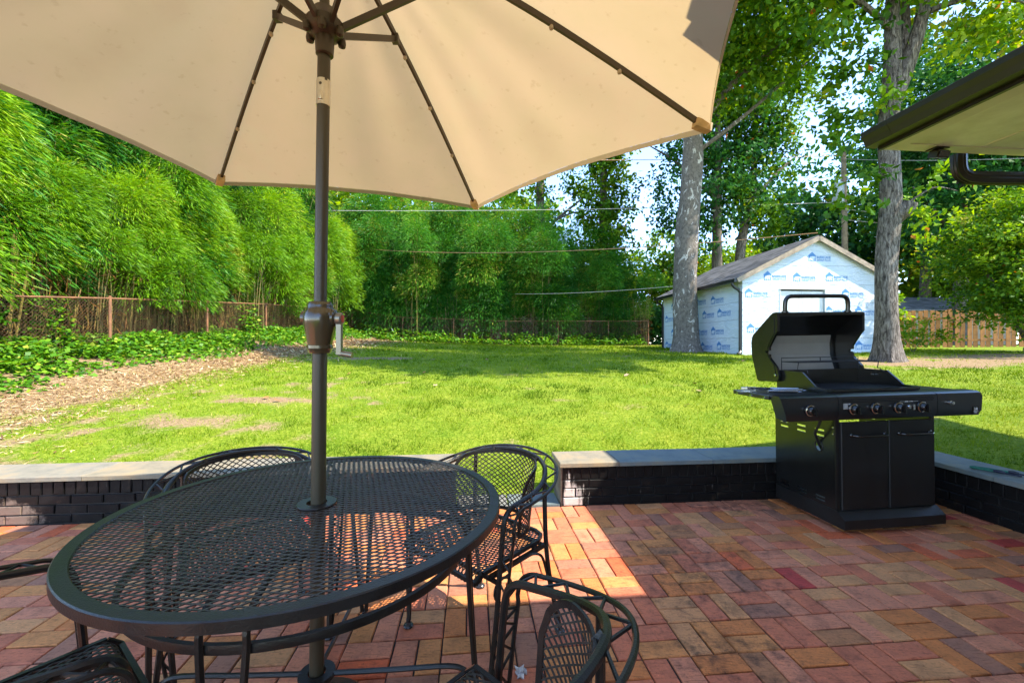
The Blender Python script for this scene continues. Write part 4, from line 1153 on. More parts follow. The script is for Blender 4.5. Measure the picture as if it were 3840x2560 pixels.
def shingle_material(name, c):
    m, nt, out = newmat(name); b = N(nt, 'BsdfPrincipled', Roughness=.9)
    at = N(nt, 'Attribute', attribute_name='tint'); ge = N(nt, 'NewGeometry'); n1 = N(nt, 'TexNoise', Scale=60.0, Detail=4.0); nt.links.new(ge.outputs['Position'], n1.inputs['Vector'])
    ad = N(nt, 'Math', operation='MULTIPLY_ADD'); nt.links.new(n1.outputs['Fac'], ad.inputs[0]); ad.inputs[1].default_value = .5; nt.links.new(at.outputs['Fac'], ad.inputs[2])
    r = ramp(nt, [(.15, tuple(x*.5 for x in c)), (.7, c), (1.2 if False else 1, tuple(min(1, x*1.5) for x in c))]); nt.links.new(ad.outputs[0], r.inputs[0]); nt.links.new(r.outputs[0], b.inputs['Base Color'])
    nt.links.new(b.outputs[0], out.inputs[0]); return m
M_SHGL = shingle_material('shed_shingle', (.095, .095, .10))
def shingle_part(name, parent, mat, x0, x1, e, ridge, rows, tab, th=.012):
    """e, ridge: (offset, z) pairs; courses run along x0..x1 in local y; slope in local x"""
    mb = MB(); T = []; r = random.Random(9)
    E_, Rg = Vector((e[0], 0, e[1])), Vector((ridge[0], 0, ridge[1])); up = (Rg-E_); L = up.length; up.normalize(); nrm = Vector((-up.z, 0, up.x)); nrm = nrm if nrm.z > 0 else -nrm
    st = L/rows
    for i in range(rows):
        y = x0-(tab*.5 if i % 2 else 0)
        while y < x1:
            a, b = max(x0, y), min(x1, y+tab*r.choice((.7, 1, 1.3)))
            y = b if b > y else y+tab
            if b-a < .03: continue
            p = E_+up*(i*st-.01); q = E_+up*min(L, (i+1.25)*st)
            lift = nrm*th; base = nrm*.002
            V = [p+base+Vector((0, a, 0)), p+base+Vector((0, b-.006, 0)), p+lift+Vector((0, b-.006, 0)), p+lift+Vector((0, a, 0)), q+base*1.5+Vector((0, a, 0)), q+base*1.5+Vector((0, b-.006, 0))]
            mb.add(V, [(0, 1, 2, 3), (3, 2, 5, 4), (0, 3, 4), (1, 5, 2)]); T += [r.random()]*6
    me = mb.mesh(name, mat); at = me.attributes.new('tint', 'FLOAT', 'POINT'); at.data.foreach_set('value', T)
    o = link(name, me, parent); o['kind'] = 'stuff'; return o
def logo_mesh():
    mb = MB()
    hw = .115
    mb.add([(-hw, 0, 0), (hw, 0, 0), (hw, 0, .165), (0, 0, .265), (-hw, 0, .165)], [(0, 1, 2, 3, 4)], 0)
    for s in (-1, 1): mb.add([(s*(hw+.02), 0, .150), (s*(hw+.02), 0, .175), (0, 0, .292), (0, 0, .268)], [(0, 1, 2, 3)], 0)
    # walking white bear inside the house shape
    bear = [(-.090, .010), (-.060, .010), (-.055, .050), (-.020, .052), (-.015, .010), (.015, .010), (.022, .060), (.045, .055), (.045, .010), (.075, .010), (.080, .075), (.082, .105), (.100, .112), (.103, .128), (.082, .150), (.060, .160), (.045, .152), (.010, .158), (-.045, .150), (-.080, .125), (-.095, .080)]
    mb.add([(x, -.0015, z) for x, z in bear], [tuple(range(len(bear)))], 1)
    me = mb.mesh('wrap_logo', [M_BLUE, M_WRAP], fixn=False)
    return me
def make_shed():
    ox, oy, oz = 7.02, 13.0, .93
    root = empty('shed', (ox, oy, oz), YAW); tag(root, 'small gabled shed wrapped in white building paper with blue print', 'shed')
    Wd, Dp, H, AP_ = 4.8, 5.4, 2.38, 3.60
    sl = (3.66-2.32)/2.65
    top = lambda x: 2.32+sl*(x+.25)-.055 if x <= 2.4 else 2.32+sl*(5.05-x)-.055
    dx0, dx1, dz = 1.22, 2.72, 2.02
    # gable front in three sheets round the door
    mb = MB()
    mb.prism([(0, 0), (dx0, 0), (dx0, top(dx0)), (0, top(0))], 'y', 0, .10); mb.prism([(dx1, 0), (Wd, 0), (Wd, top(Wd)), (dx1, top(dx1))], 'y', 0, .10)
    mb.prism([(dx0, dz), (dx1, dz), (dx1, top(dx1)), (2.4, top(2.4)), (dx0, top(dx0))], 'y', 0, .10)
    mb.build('gable_wall', M_WRAP, root)
    mb = MB(); mb.prism([(0, 0), (Wd, 0), (Wd, top(Wd)), (2.4, top(2.4)), (0, top(0))], 'y', Dp-.1, Dp); mb.build('rear_wall', M_WRAP, root)
    mb = MB(); mb.box((.05, Dp/2, H/2-.02), (.098, Dp-.204, H-.04)); mb.build('side_wall', M_WRAP, root)
    mb = MB(); mb.box((Wd-.05, Dp/2, H/2-.02), (.098, Dp-.204, H-.04)); mb.build('side_wall', M_WRAP, root)
    # door
    for a, b in ((dx0+.02, (dx0+dx1)/2-.005), ((dx0+dx1)/2+.005, dx1-.02)):
        mb = MB(); mb.box(((a+b)/2, .075, dz/2-.02), (b-a, .04, dz-.06)); d = mb.build('door', M_DOOR, root)
        for x in (a+.06, (a+b)/2, b-.06):
            m2 = MB(); m2.box((x, .052, dz/2-.04), (.03, .008, dz-.18)); m2.build('batten', M_DOOR, d)
    mb = MB(); mb.box(((dx0+dx1)/2, -.004, dz+.012), (dx1-dx0+.06, .03, .03)); mb.box((dx0-.004, -.003, dz/2), (.02, .02, dz)); mb.box((dx1+.004, -.003, dz/2), (.03, .02, dz)); mb.build('door_frame', M_DOOR, root)
    # roof
    ov = .14
    for s in (0, 1):
        e = (-.25, 2.32) if s == 0 else (5.05, 2.32)
        mb = MB(); P = [(e[0], -ov, e[1]), (2.4, -ov, 3.66), (2.4, Dp+ov, 3.66), (e[0], Dp+ov, e[1])]
        mb.add([(x, y, z-.05) for x, y, z in P]+P, [(0,3,2,1),(4,5,6,7),(0,1,5,4),(1,2,6,5),(2,3,7,6),(3,0,4,7)]); rf = mb.build('roof', M_SHING, root)
        shingle_part('shingles', rf, M_SHGL, -ov-.01, Dp+ov, (e[0]+(-.02 if s == 0 else .02), e[1]+.004-.01), (2.4, 3.668), 20, .30)
        mb = MB(); d = Vector((2.4-e[0], 0, 3.66-e[1])).normalized(); mb.bar(Vector((e[0], -ov-.012, e[1]-.075)), Vector((2.4, -ov-.012, 3.66-.075)), .020, .14, (-d.z, 0, d.x)); mb.build('rake_board', M_RAKE, root)
    mb = MB(); mb.prism([(-.35, 2.20), (-.35, 2.305), (-.252, 2.305), (-.252, 2.20)], 'y', -ov, Dp+ov); mb.build('gutter', M_DARKG, root)
    for y in (.03, Dp-.05):
        mb = MB(); mb.tube([(-.30, y, 2.21), (-.30, y, 2.13), (-.24, y, 2.06), (-.10, y, 1.98), (-.055, y, 1.90), (-.055, y, .25), (-.055, y, .12), (-.10, y-.05, .05), (-.20, y-.10, .03)], .042, 8); mb.build('downspout', M_DARKG, root)
    for x in (.06, 1.0, 2.0, 3.0, 4.0, 4.7): mb = MB(); mb.box((x, .18, -.10), (.38, .19, .19)); mb.build('foundation_block', M_CMU, root)
    mb = MB(); mb.box((.12, Dp/2, -.10), (.18, Dp-.4, .19)); mb.build('foundation', M_CMU, root)
    # print on the wrap: mark, words and taped seams
    lm = logo_mesh(); rr_ = random.Random(8); t1 = text_mesh('wrap_words', 'BARRICADE', .105, M_BLUE, .0035, sx=.84); t2 = text_mesh('wrap_words', 'WRAP PLUS', .105, M_BLUE, .0012, sx=.84)
    def mark(fx, u, z):
        u += rr_.uniform(-.06, .06); z += rr_.uniform(-.035, .035)
        o = link('wrap_logo', lm, root); a = link('wrap_words', t1, root); b = link('wrap_words', t2, root)
        for ob, du, dz_ in ((o, 0, 0), (a, .15, .095), (b, .15, .005)):
            if fx == 'front': ob.location = (u+du, -.0035, z+dz_); rz = 0
            else: ob.location = (-.0035, u-du, z+dz_); rz = -PI/2
            ob.rotation_euler = (0, 0, rz) if ob is o else (PI/2, 0, rz)
    for k, z in enumerate((.14, .66, 1.22, 1.72)):
        y = 5.1-(.55 if k % 2 else 0)
        while y > .75: mark('side', y, z); y -= .97
    for k, z in enumerate((.12, .66, 1.20, 1.74, 2.28, 2.86)):
        x = .25+(.52 if k % 2 == 0 else 0)
        while x < 4.35:
            tp = top(x); tp2 = top(min(4.8, x+.62))
            clear = not (dx0-.66 < x < dx1+.12 and z < dz+.02)
            if z+.30 < min(tp, tp2) and clear and x > .1: mark('front', x, z)
            x += 1.04
    mb = MB(); r = random.Random(4)
    for z in (.52, 1.08, 1.62, 2.18):
        y = .12
        while y < Dp-.15:
            mb.box((-.0016, y, z+.006*math.sin(y*3)+r.uniform(-.008, .008)), (.0025, .035, .010)); y += .062
    for z in (.52, 1.08, 1.62, 2.18, 2.75):
        x = .1
        while x < Wd-.1:
            if z < top(x)-.08 and not (dx0-.05 < x < dx1+.06 and z < dz+.06): mb.box((x, -.0016, z+.008*math.sin(x*2.3)+r.uniform(-.009, .009)), (.035, .0025, .010))
            x += .062
    o = mb.build('seam_print', M_SEAM, root)
make_shed()

# ================================================================== trees
def bark_material(name, stops, scale=(9, 9, 1.6), bump=1.0, patch=None):
    m, nt, out = newmat(name); b = N(nt, 'BsdfPrincipled', Roughness=.9); b.inputs['Specular IOR Level'].default_value = .2
    ge = N(nt, 'NewGeometry'); mp = N(nt, 'Mapping'); mp.inputs['Scale'].default_value = scale; nt.links.new(ge.outputs['Position'], mp.inputs[0])
    n1 = N(nt, 'TexNoise', Scale=1.6, Detail=8.0, Roughness=.68, Distortion=.6); nt.links.new(mp.outputs[0], n1.inputs['Vector'])
    r = ramp(nt, stops); nt.links.new(n1.outputs['Fac'], r.inputs[0]); last = r.outputs[0]
    if patch:
        n2 = N(nt, 'TexNoise', Scale=5.5, Detail=7.0, Roughness=.62, Distortion=1.0); mp2 = N(nt, 'Mapping'); mp2.inputs['Scale'].default_value = (1, 1, .55); nt.links.new(ge.outputs['Position'], mp2.inputs[0]); nt.links.new(mp2.outputs[0], n2.inputs['Vector'])
        f = ramp(nt, [(.585, 0.0), (.615, 1.0)]); nt.links.new(n2.outputs['Fac'], f.inputs[0])
        mx = N(nt, 'MixRGB'); nt.links.new(f.outputs[0], mx.inputs[0]); nt.links.new(last, mx.inputs[1]); mx.inputs[2].default_value = (*patch, 1); last = mx.outputs[0]
    nt.links.new(last, b.inputs['Base Color'])
    bp = N(nt, 'Bump', Strength=bump, Distance=.05); nt.links.new(n1.outputs['Fac'], bp.inputs['Height']); nt.links.new(bp.outputs[0], b.inputs['Normal'])
    nt.links.new(b.outputs[0], out.inputs[0]); return m
M_BARK = bark_material('ridged_bark', [(.36, (.030, .024, .020)), (.47, (.12, .098, .080)), (.56, (.22, .185, .155)), (.68, (.34, .295, .25))], (15, 15, 3.4), 1.0)
M_SYC = bark_material('sycamore_bark', [(.3, (.075, .060, .047)), (.5, (.165, .140, .115)), (.7, (.25, .215, .18))], (9, 9, 6), .5, (.52, .48, .42))
M_BARK2 = bark_material('dark_bark', [(.3, (.05, .04, .032)), (.6, (.17, .14, .11)), (.8, (.26, .22, .18))], (8, 8, 1.4))
G1 = [(0, (.018, .068, .003)), (.35, (.062, .17, .005)), (.7, (.15, .28, .008)), (.95, (.28, .36, .012)), (1, (.45, .14, .02))]
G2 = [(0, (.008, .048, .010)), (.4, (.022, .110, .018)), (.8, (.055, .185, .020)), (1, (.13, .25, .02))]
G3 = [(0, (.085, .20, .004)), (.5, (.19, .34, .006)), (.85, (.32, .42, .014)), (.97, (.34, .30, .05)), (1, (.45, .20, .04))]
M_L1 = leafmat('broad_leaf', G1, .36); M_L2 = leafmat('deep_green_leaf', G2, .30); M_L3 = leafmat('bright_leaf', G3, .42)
M_BAM = leafmat('bamboo_leaf', [(0, (.020, .080, .002)), (.3, (.085, .225, .003)), (.65, (.19, .37, .005)), (.93, (.30, .44, .012)), (1, (.46, .40, .06))], .34)
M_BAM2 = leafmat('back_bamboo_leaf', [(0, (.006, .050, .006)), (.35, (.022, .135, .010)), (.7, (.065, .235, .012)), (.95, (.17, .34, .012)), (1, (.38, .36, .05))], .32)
M_DRY = leafmat('dry_leaf', [(0, (.010, .014, .003)), (.3, (.045, .028, .008)), (.5, (.14, .062, .014)), (.64, (.30, .14, .03)), (.70, (.04, .09, .006)), (1, (.13, .24, .008))], .2)
M_IVY = leafmat('ivy_leaf', [(0, (.014, .065, .004)), (.45, (.06, .185, .006)), (.8, (.15, .31, .010)), (1, (.36, .42, .04))], .25)
def crown(name, ells, nclump, per, cr, ls, mat, parent, seed, shell=.45, droop=.3, shape=.62, tshift=0.0):
    g = np.random.default_rng(seed)
    vol = np.array([e[3]*e[4]*e[5] for e in ells]); pick = g.choice(len(ells), nclump, p=vol/vol.sum())
    E = np.array(ells)[pick]
    d = rdir(nclump, g); r = g.random(nclump)[:, None]**shell
    C = E[:, :3]+d*r*E[:, 3:6]
    C += (g.normal(size=C.shape))*.18
    rad = cr*g.uniform(.6, 1.35, nclump)
    P = np.repeat(C, per, 0)+g.normal(size=(nclump*per, 3))*np.repeat(rad, per)[:, None]*np.array([1, 1, .62])*.55
    n = len(P)
    out = unit(P-np.repeat(E[:, :3], per, 0))
    D = unit(out*.5+g.normal(size=(n, 3))*.8+np.array([0, 0, -droop]))
    Nn = unit(np.array([0, 0, 1.0])+out*.5+g.normal(size=(n, 3))*.55)
    S = unit(np.cross(D, Nn))
    t = np.clip(np.repeat(g.normal(.45, .20, nclump), per)+g.normal(0, .14, n)+tshift, 0, .96); t[g.random(n) > .995] = 1
    L = ls*g.uniform(.65, 1.3, n)
    return cloud(name, P, D, S, L, L*shape, t, mat, parent, fold=.12)
def trunk_tube(mb, pts, rad, n=14, wob=.05, seed=1, flare=0.0):
    r = random.Random(seed); P = crom(pts, 5); N_ = len(P)
    ra = np.interp(np.linspace(0, 1, N_), np.linspace(0, 1, len(rad)), rad)
    o = len(mb.v); ph = [r.uniform(0, 6.28) for _ in range(6)]
    V = []
    for i, p in enumerate(P):
        t = (P[min(N_-1, i+1)]-P[max(0, i-1)]).normalized(); x = Vector((1, 0, 0)); x = (x-t*x.dot(t)).normalized(); y = t.cross(x)
        h = p.z-P[0].z
        for k in range(n):
            a = 2*PI*k/n
            rr = ra[i]*(1+wob*math.sin(3*a+ph[0]+h*.8)+wob*.7*math.sin(5*a+ph[1]-h*1.1)+wob*.5*math.sin(2*a+ph[2]+h*2.3))
            if flare: rr *= 1+flare*math.exp(-h/.28)*(1+.55*math.sin(4*a+ph[3])+.35*math.sin(7*a+ph[4]))
            V.append(p+x*math.cos(a)*rr+y*math.sin(a)*rr)
    F = [(i*n+k, i*n+(k+1) % n, (i+1)*n+(k+1) % n, (i+1)*n+k) for i in range(N_-1) for k in range(n)]
    F.append(tuple((N_-1)*n+k for k in range(n)))
    mb.add(V, F)
def tree(name, label, base, trunk, limbs, bark, crowns, group=None, flare=.35, seed=1):
    """trunk: (points, radii); limbs: list of the same; crowns: list of argument tuples"""
    x, y = base; z = gz1(x, y)-.05
    root = empty(name, (x, y, z)); tag(root, label, 'tree', group)
    mb = MB(); trunk_tube(mb, trunk[0], trunk[1], 18, .05, seed, flare); tr = mb.build('trunk', bark, root, True, fixn=False)
    if limbs:
        for i, (p, r_) in enumerate(limbs): mb = MB(); trunk_tube(mb, p, r_, 9, .05, seed+i+1); mb.build('limb', bark, tr, True, fixn=False)
    for i, c in enumerate(crowns):
        crown('crown', *c, root, seed*10+i)
    return root
def crown_args(ells, nclump, per, cr, ls, mat): return (ells, nclump, per, cr, ls, mat)

# tall tree with ridged bark in front of the shed's right corner
t1 = tree('hardwood_tree', 'tall tree with ridged grey bark at the shed corner nearest the grill', (9.25, 10.5),
     ([(0, 0, 0), (-.02, 0, .8), (-.03, .02, 2.5), (.06, 0, 4.0), (.02, 0, 5.6), (.12, 0, 7.0), (.16, .05, 8.5), (.25, .2, 11)], [.26, .235, .22, .22, .205, .195, .15, .085]),
     [([(.10, 0, 6.4), (.45, -.05, 7.4), (.75, -.1, 8.6), (.95, 0, 10.5)], [.19, .17, .13, .06]),
      ([(.06, 0, 6.9), (.50, .1, 7.9), (.62, .2, 9.4)], [.14, .11, .06]),
      ([(.10, 0, 3.55), (.30, -.16, 3.75), (.36, -.22, 3.90)], [.20, .16, .135]),
      ([(.1, 0, 8.2), (-1.2, -.3, 8.8), (-2.6, -.6, 8.6)], [.08, .06, .02]),
      ([(.7, -.1, 8.5), (1.7, -.5, 8.6), (2.9, -.9, 8.0)], [.08, .05, .02]),
      ([(.25, -.1, 3.8), (.8, -.3, 4.2), (1.3, -.4, 4.1)], [.03, .02, .008])],
     M_BARK,
     [([(.3, .3, 12.0, 4.0, 4.0, 3.0), (-1.6, -.2, 9.0, 1.8, 1.6, 1.5), ], 260, 46, .55, .18, M_L1),
      ([(-1.0, -3.0, 11.3, 3.0, 1.7, 1.3), (-3.6, -1.9, 11.6, 2.6, 1.7, 1.3), (-6.0, -.6, 11.6, 2.2, 1.4, 1.2)], 560, 44, .6, .26, M_L1),  # leaf masses above the view, added to throw a shadow across the back lawn
      ([(1.9, -.5, 8.2, 1.4, 1.1, .9), (2.2, -.6, 7.4, .9, .8, .5), (1.3, -.4, 9.4, 1.6, 1.2, 1.0)], 80, 46, .42, .165, M_L3),
      ([(-1.0, -.1, 6.6, .8, .7, 1.6), (-.9, 0, 4.6, .7, .6, .9)], 34, 30, .34, .18, M_L1),
      ([(1.0, -.35, 4.5, .7, .6, .6), (.75, -.3, 3.5, .5, .4, .6)], 11, 24, .24, .15, M_L3)], seed=3)
# sycamore beside the shed
tree('sycamore_tree', 'tall sycamore with peeling white and grey bark beside the shed', (6.12, 15.0),
     ([(.0, 0, 0), (.0, 0, .7), (-.03, 0, 2.0), (.04, 0, 4.2), (.20, 0, 6.6), (.30, .1, 9.5), (.45, .2, 13.0)], [.44, .41, .40, .38, .34, .28, .12]),
     [([(.25, 0, 7.6), (1.6, -.4, 9.4), (3.4, -.9, 10.6)], [.14, .10, .04]), ([(.25, 0, 8.6), (-1.2, -.4, 10.2), (-2.6, -.6, 11.5)], [.14, .1, .04]),
      ([(.4, .2, 11), (2.4, .6, 13), (3.6, .8, 14)], [.12, .08, .03]), ([(.3, 0, 7.0), (1.7, -.5, 8.0), (4.3, -1.0, 10.2)], [.08, .06, .03])],
     M_SYC,
     [([(1.0, -.2, 12.5, 4.2, 4.0, 3.6), (2.0, -.6, 9.6, 2.1, 2.0, 1.5), (-.6, -.6, 8.6, 1.5, 1.3, 1.0), (-2.0, 0, 11.5, 2.4, 2.4, 2.2)], 400, 48, .62, .22, M_L1),
      ([(2.8, -1.0, 11.0, 1.5, 1.2, 1.8)], 34, 36, .5, .2, M_L3)], seed=5)
# a pair of tall trees behind the shed
tree('hardwood_tree', 'dark leafy tree with a straight thin trunk behind the shed roof', (11.2, 23.5),
     ([(0, 0, 0), (.1, 0, 4), (.1, 0, 9), (.2, 0, 15)], [.32, .27, .22, .06]), [([(.1, 0, 8), (-2, 0, 10), (-3.6, 0, 11)], [.12, .08, .03])], M_BARK2,
     [([(-.2, 0, 9.2, 3.2, 2.8, 3.0), (.3, 0, 13.5, 3.8, 3.2, 3.6), (-1.6, -.4, 6.6, 1.7, 1.5, 1.4)], 280, 50, .62, .24, M_L2)], 'trees behind the shed', seed=7)
tree('hardwood_tree', 'leafy tree with a leaning pale trunk behind the shed roof', (12.9, 24.5),
     ([(0, 0, 0), (.1, 0, 3), (.3, 0, 6), (.9, 0, 9), (1.2, 0, 15)], [.30, .27, .25, .20, .06]), [([(.6, 0, 8), (2.4, 0, 10), (3.6, 0, 11)], [.12, .08, .03])], M_BARK,
     [([(.7, 0, 10.0, 2.7, 2.6, 3.2), (.6, 0, 14.0, 3.0, 3, 3.4), (1.6, -.3, 6.6, 1.8, 1.5, 1.4)], 250, 50, .62, .24, M_L1)], 'trees behind the shed', seed=8)
tree('ivy_clad_tree', 'columnar tree thickly clad in ivy between bamboo and sycamore', (5.75, 27.0),
     ([(0, 0, 0), (0, 0, 6), (.1, 0, 12)], [.35, .3, .15]), None, M_BARK2,
     [([(0, 0, 5.5, 1.7, 1.6, 4.2), (.1, 0, 9.5, 1.7, 1.5, 4.0), (.2, 0, 13, 1.9, 1.7, 2.6)], 330, 36, .55, .26, M_L3 if False else M_L1)], seed=11)
tree('pine_tree', 'bare straight trunk with a thin high crown above the bamboo', (1.75, 29.0),
     ([(0, 0, 0), (.1, 0, 6), (.25, 0, 14)], [.34, .32, .24]), [([(.1, 0, 7.2), (1.2, -.3, 8.4), (3.0, -.6, 9.8)], [.13, .1, .05]), ([(1.2, -.3, 8.4), (2.2, -.5, 8.8), (3.2, -.6, 8.9)], [.08, .06, .03])], M_BARK2,
     [([(2.2, -.4, 10.4, 2.0, 1.4, 1.9), (-1.2, 0, 10.2, 1.6, 1.3, 1.7), (.3, 0, 15, 3.5, 3, 2.5)], 120, 38, .6, .27, M_L1)], seed=12)
# trees right of the shed
for i, (x, y, h, lab) in enumerate(((23.0, 22.0, 1.0, 'deep green tree behind the plank fence, nearest the shed'), (27.8, 21.5, 1.15, 'deep green tree behind the plank fence, by the round bush'), (26.5, 27.5, 1.3, 'deep green tree rising tallest behind the plank fence'))):
    tree('hardwood_tree', lab, (x, y), ([(0, 0, 0), (.2, 0, 5*h), (0, 0, 12*h)], [.34, .27, .10]), [([(.2, 0, 5*h), (2.0, -.4, 7*h), (3, -.6, 8*h)], [.14, .1, .04]), ([(.1, 0, 5.5*h), (-1.8, -.4, 7*h), (-2.8, -.5, 8*h)], [.14, .1, .04])], M_BARK2,
         [([(0, 0, 11.5*h, 4.2, 3.4, 4.6*h), (-1.6, -.5, 6.8*h, 2.6, 2.0, 1.9*h), (1.8, -.5, 7.2*h, 2.8, 2, 2.2*h), (0, -1, 4.6*h, 2.6, 1.6, 1.2)], 330, 42, .72, .29, M_L2)], 'trees behind the plank fence', seed=20+i)
tree('round_bush_tree', 'broad rounded bush with seed tipped sunlit top over the plank fence', (14.7, 12.0),
     ([(0, 0, 0), (.1, 0, .8), (.05, 0, 2.0)], [.16, .12, .08]),
     [([(0, 0, .1), (-.5, .1, 1.1), (-1.2, .2, 2.4)], [.10, .08, .04]), ([(0, 0, .1), (.5, .1, 1.2), (1.1, 0, 2.6)], [.10, .08, .04]), ([(.1, 0, .1), (-.2, -.3, 1.2), (-.5, -.9, 2.4)], [.09, .07, .04]), ([(-.1, .1, .1), (.3, -.3, 1.2), (.6, -1.0, 2.4)], [.09, .07, .04])], M_BARK2,
     [([(0, 0, 2.6, 2.5, 2.3, 1.7), (.4, 0, 3.7, 1.9, 1.8, 1.35), (-.9, -.6, 1.4, 1.5, 1.2, .8), (.9, -.7, 1.3, 1.5, 1.2, .8)], 620, 50, .34, .11, M_L1),
      ([(0, -.2, 2.9, 2.6, 2.3, 1.8), (.3, -.1, 3.9, 1.9, 1.7, 1.3)], 330, 40, .28, .10, M_L3)], seed=31)
# far trees closing the horizon: a few shapes reused
far = []
for k, (mat, h) in enumerate(((M_L1, 1.0), (M_L3, .9), (M_L2, 1.1))):
    g = crown('crown', [(0, 0, 6.4*h, 3.6, 3.2, 3.0*h), (1.6, -.5, 4.2*h, 2.6, 2, 2.0), (-1.8, -.4, 4.4*h, 2.4, 2, 2.0), (0, -.8, 2.4, 3.0, 1.8, 1.4)], 210, 40, .75, .34, mat, None, 60+k)
    mb = MB(); trunk_tube(mb, [(0, 0, -.3), (.1, 0, 3), (0, 0, 7*h)], [.3, .25, .08], 10, .05, k, .2); tm = mb.mesh('trunk', M_BARK2, True, fixn=False)
    far.append((g.data, tm)); bpy.data.objects.remove(g)
FT = [(-27, 34, 1, 1.5), (-19, 36, 0, 1.55), (-12, 37, 1, 1.75), (-6.5, 33, 1, 1.55), (-1.5, 38, 0, 1.6), (4.5, 37, 2, 1.1), (9, 39, 1, 1.1), (14, 38, 0, 1.0), (19, 37, 1, 1.05), (22, 41, 0, 1.1), (28, 40, 2, 1.6), (34, 36, 0, 1.7), (36, 27, 2, 1.6), (40, 33, 2, 1.9), (31, 22, 0, 1.5), (47, 38, 2, 1.8)]
FL = ['olive green tree far off beyond the back fence', 'yellow green tree far off beyond the back fence', 'dark green tree far off beyond the back fence']
for i, (x, y, k, s) in enumerate(FT):
    r_ = empty('distant_tree', (x, y, gz1(x, y)-.1), i*2.4); r_.scale = (s, s, s*(1+.08*math.sin(i*2))); tag(r_, FL[k], 'tree', 'distant trees beyond the gardens')
    link('trunk', far[k][1], r_); link('crown', far[k][0], r_)

# ------------------------------------------------------------------ bamboo
M_CULM = paint('bamboo_culm', (.25, .17, .045), .5, var=.4, scale=2.5, c2=(.075, .085, .018))
def bamboo_proto(seed, plumes, zlo, zhi, lm=None):
    """arching canes whose leafy tops hang over in soft mounds"""
    g = np.random.default_rng(seed); mb = MB(); Ps, Ds, Ts, Ls = [], [], [], []
    for c in range(plumes):
        bx, by = g.normal(-.1, .3), g.normal(0, .55)
        f = (c+.5)/plumes
        cz = zlo+(zhi-zlo)*f+g.normal(0, .25)
        az = g.normal(0, .7); off = g.uniform(.1, 1.0)*(1.25-.65*f)
        cx, cy = bx+math.cos(az)*off, by+math.sin(az)*off*1.3
        rx = g.uniform(.75, 1.15); rz = rx*g.uniform(1.0, 1.5)
        for q in range(4):
            tx, ty = cx+g.normal(0, .35), cy+g.normal(0, .35); b0 = np.array([bx+g.normal(0, .15), by+g.normal(0, .2), -.1]); top = np.array([tx, ty, cz+rz*.6])
            mb.tube([b0*(1-t)+top*t+np.array([0, 0, 1])*math.sin(t*PI)*.35-np.array([tx-b0[0], ty-b0[1], 0])*.28*math.sin(t*PI) for t in np.linspace(0, 1, 7)], [.015*(1-.8*t) for t in np.linspace(0, 1, 7)], 5, caps=False)
        n = int(3300*rx)
        d = rdir(n, g); d[:, 2] = np.where(d[:, 2] < -.55, -d[:, 2], d[:, 2])
        r = g.random(n)**.28
        lump = 1+.16*np.sin(d[:, 0]*6+c)*np.sin(d[:, 1]*6+seed)+.10*np.sin(d[:, 2]*9+c)
        P = np.array([cx, cy, cz])+d*(r*lump)[:, None]*np.array([rx, rx*1.1, rz])
        hang = np.array([math.cos(az)*.35, math.sin(az)*.35, -.85])
        D = unit(d*np.array([1, 1, .55])*1.0+hang*(.45+.6*(1-np.clip(d[:, 2], 0, 1)))[:, None]+g.normal(0, .26, (n, 3)))
        Ps.append(P); Ds.append(D); Ts.append(np.clip(g.normal(.50, .19)+g.normal(0, .15, n), 0, 1)); Ls.append(g.uniform(.12, .26, n))
    P = np.concatenate(Ps); D = np.concatenate(Ds); n = len(P)
    S = unit(np.cross(D, unit(np.array([.2, 0, .6])+g.normal(0, .7, (n, 3)))))
    L = np.concatenate(Ls)
    fm = cloud('foliage', P, D, S, L, L*.115, np.concatenate(Ts), lm or M_BAM, False, fold=.1)
    return fm, mb.mesh('culms', M_CULM, True, fixn=False), n
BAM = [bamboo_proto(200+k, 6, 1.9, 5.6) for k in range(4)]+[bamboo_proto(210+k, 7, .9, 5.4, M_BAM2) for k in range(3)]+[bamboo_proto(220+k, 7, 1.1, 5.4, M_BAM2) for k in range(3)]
print('bamboo leaves', [b[2] for b in BAM])
def bamboo(x, y, rz, s, k, label, group):
    r_ = empty('bamboo_clump', (x, y, gz1(x, y)-.05), rz); r_.scale = (s, s, s); tag(r_, label, 'bamboo', group)
    link('culms', BAM[k][1], r_)['kind'] = 'stuff'; link('foliage', BAM[k][0], r_)
rb = random.Random(77); k = 0
y = 4.2
while y < 23.5:
    bamboo(-9.75+rb.uniform(-.25, .25), y, rb.uniform(-.45, .35), rb.uniform(.66, 1.04), k % 4, 'arching bright green bamboo clump leaning over the rusty fence', 'bamboo along the rusty fence'); k += 1; y += rb.uniform(1.15, 1.75)
y = 5.0
while y < 25:
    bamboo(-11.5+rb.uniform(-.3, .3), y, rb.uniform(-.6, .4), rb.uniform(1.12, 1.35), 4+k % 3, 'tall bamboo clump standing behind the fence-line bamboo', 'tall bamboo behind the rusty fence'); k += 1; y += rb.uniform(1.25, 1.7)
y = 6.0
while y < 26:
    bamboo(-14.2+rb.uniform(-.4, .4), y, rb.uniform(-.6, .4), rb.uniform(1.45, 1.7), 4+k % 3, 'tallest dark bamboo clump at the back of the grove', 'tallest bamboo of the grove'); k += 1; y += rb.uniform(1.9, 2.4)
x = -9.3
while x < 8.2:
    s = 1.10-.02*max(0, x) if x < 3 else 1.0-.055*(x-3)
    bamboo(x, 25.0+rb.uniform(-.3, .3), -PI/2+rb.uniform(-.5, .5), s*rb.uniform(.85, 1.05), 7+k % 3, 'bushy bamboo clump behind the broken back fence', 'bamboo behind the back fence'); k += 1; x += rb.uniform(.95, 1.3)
x = -9.8
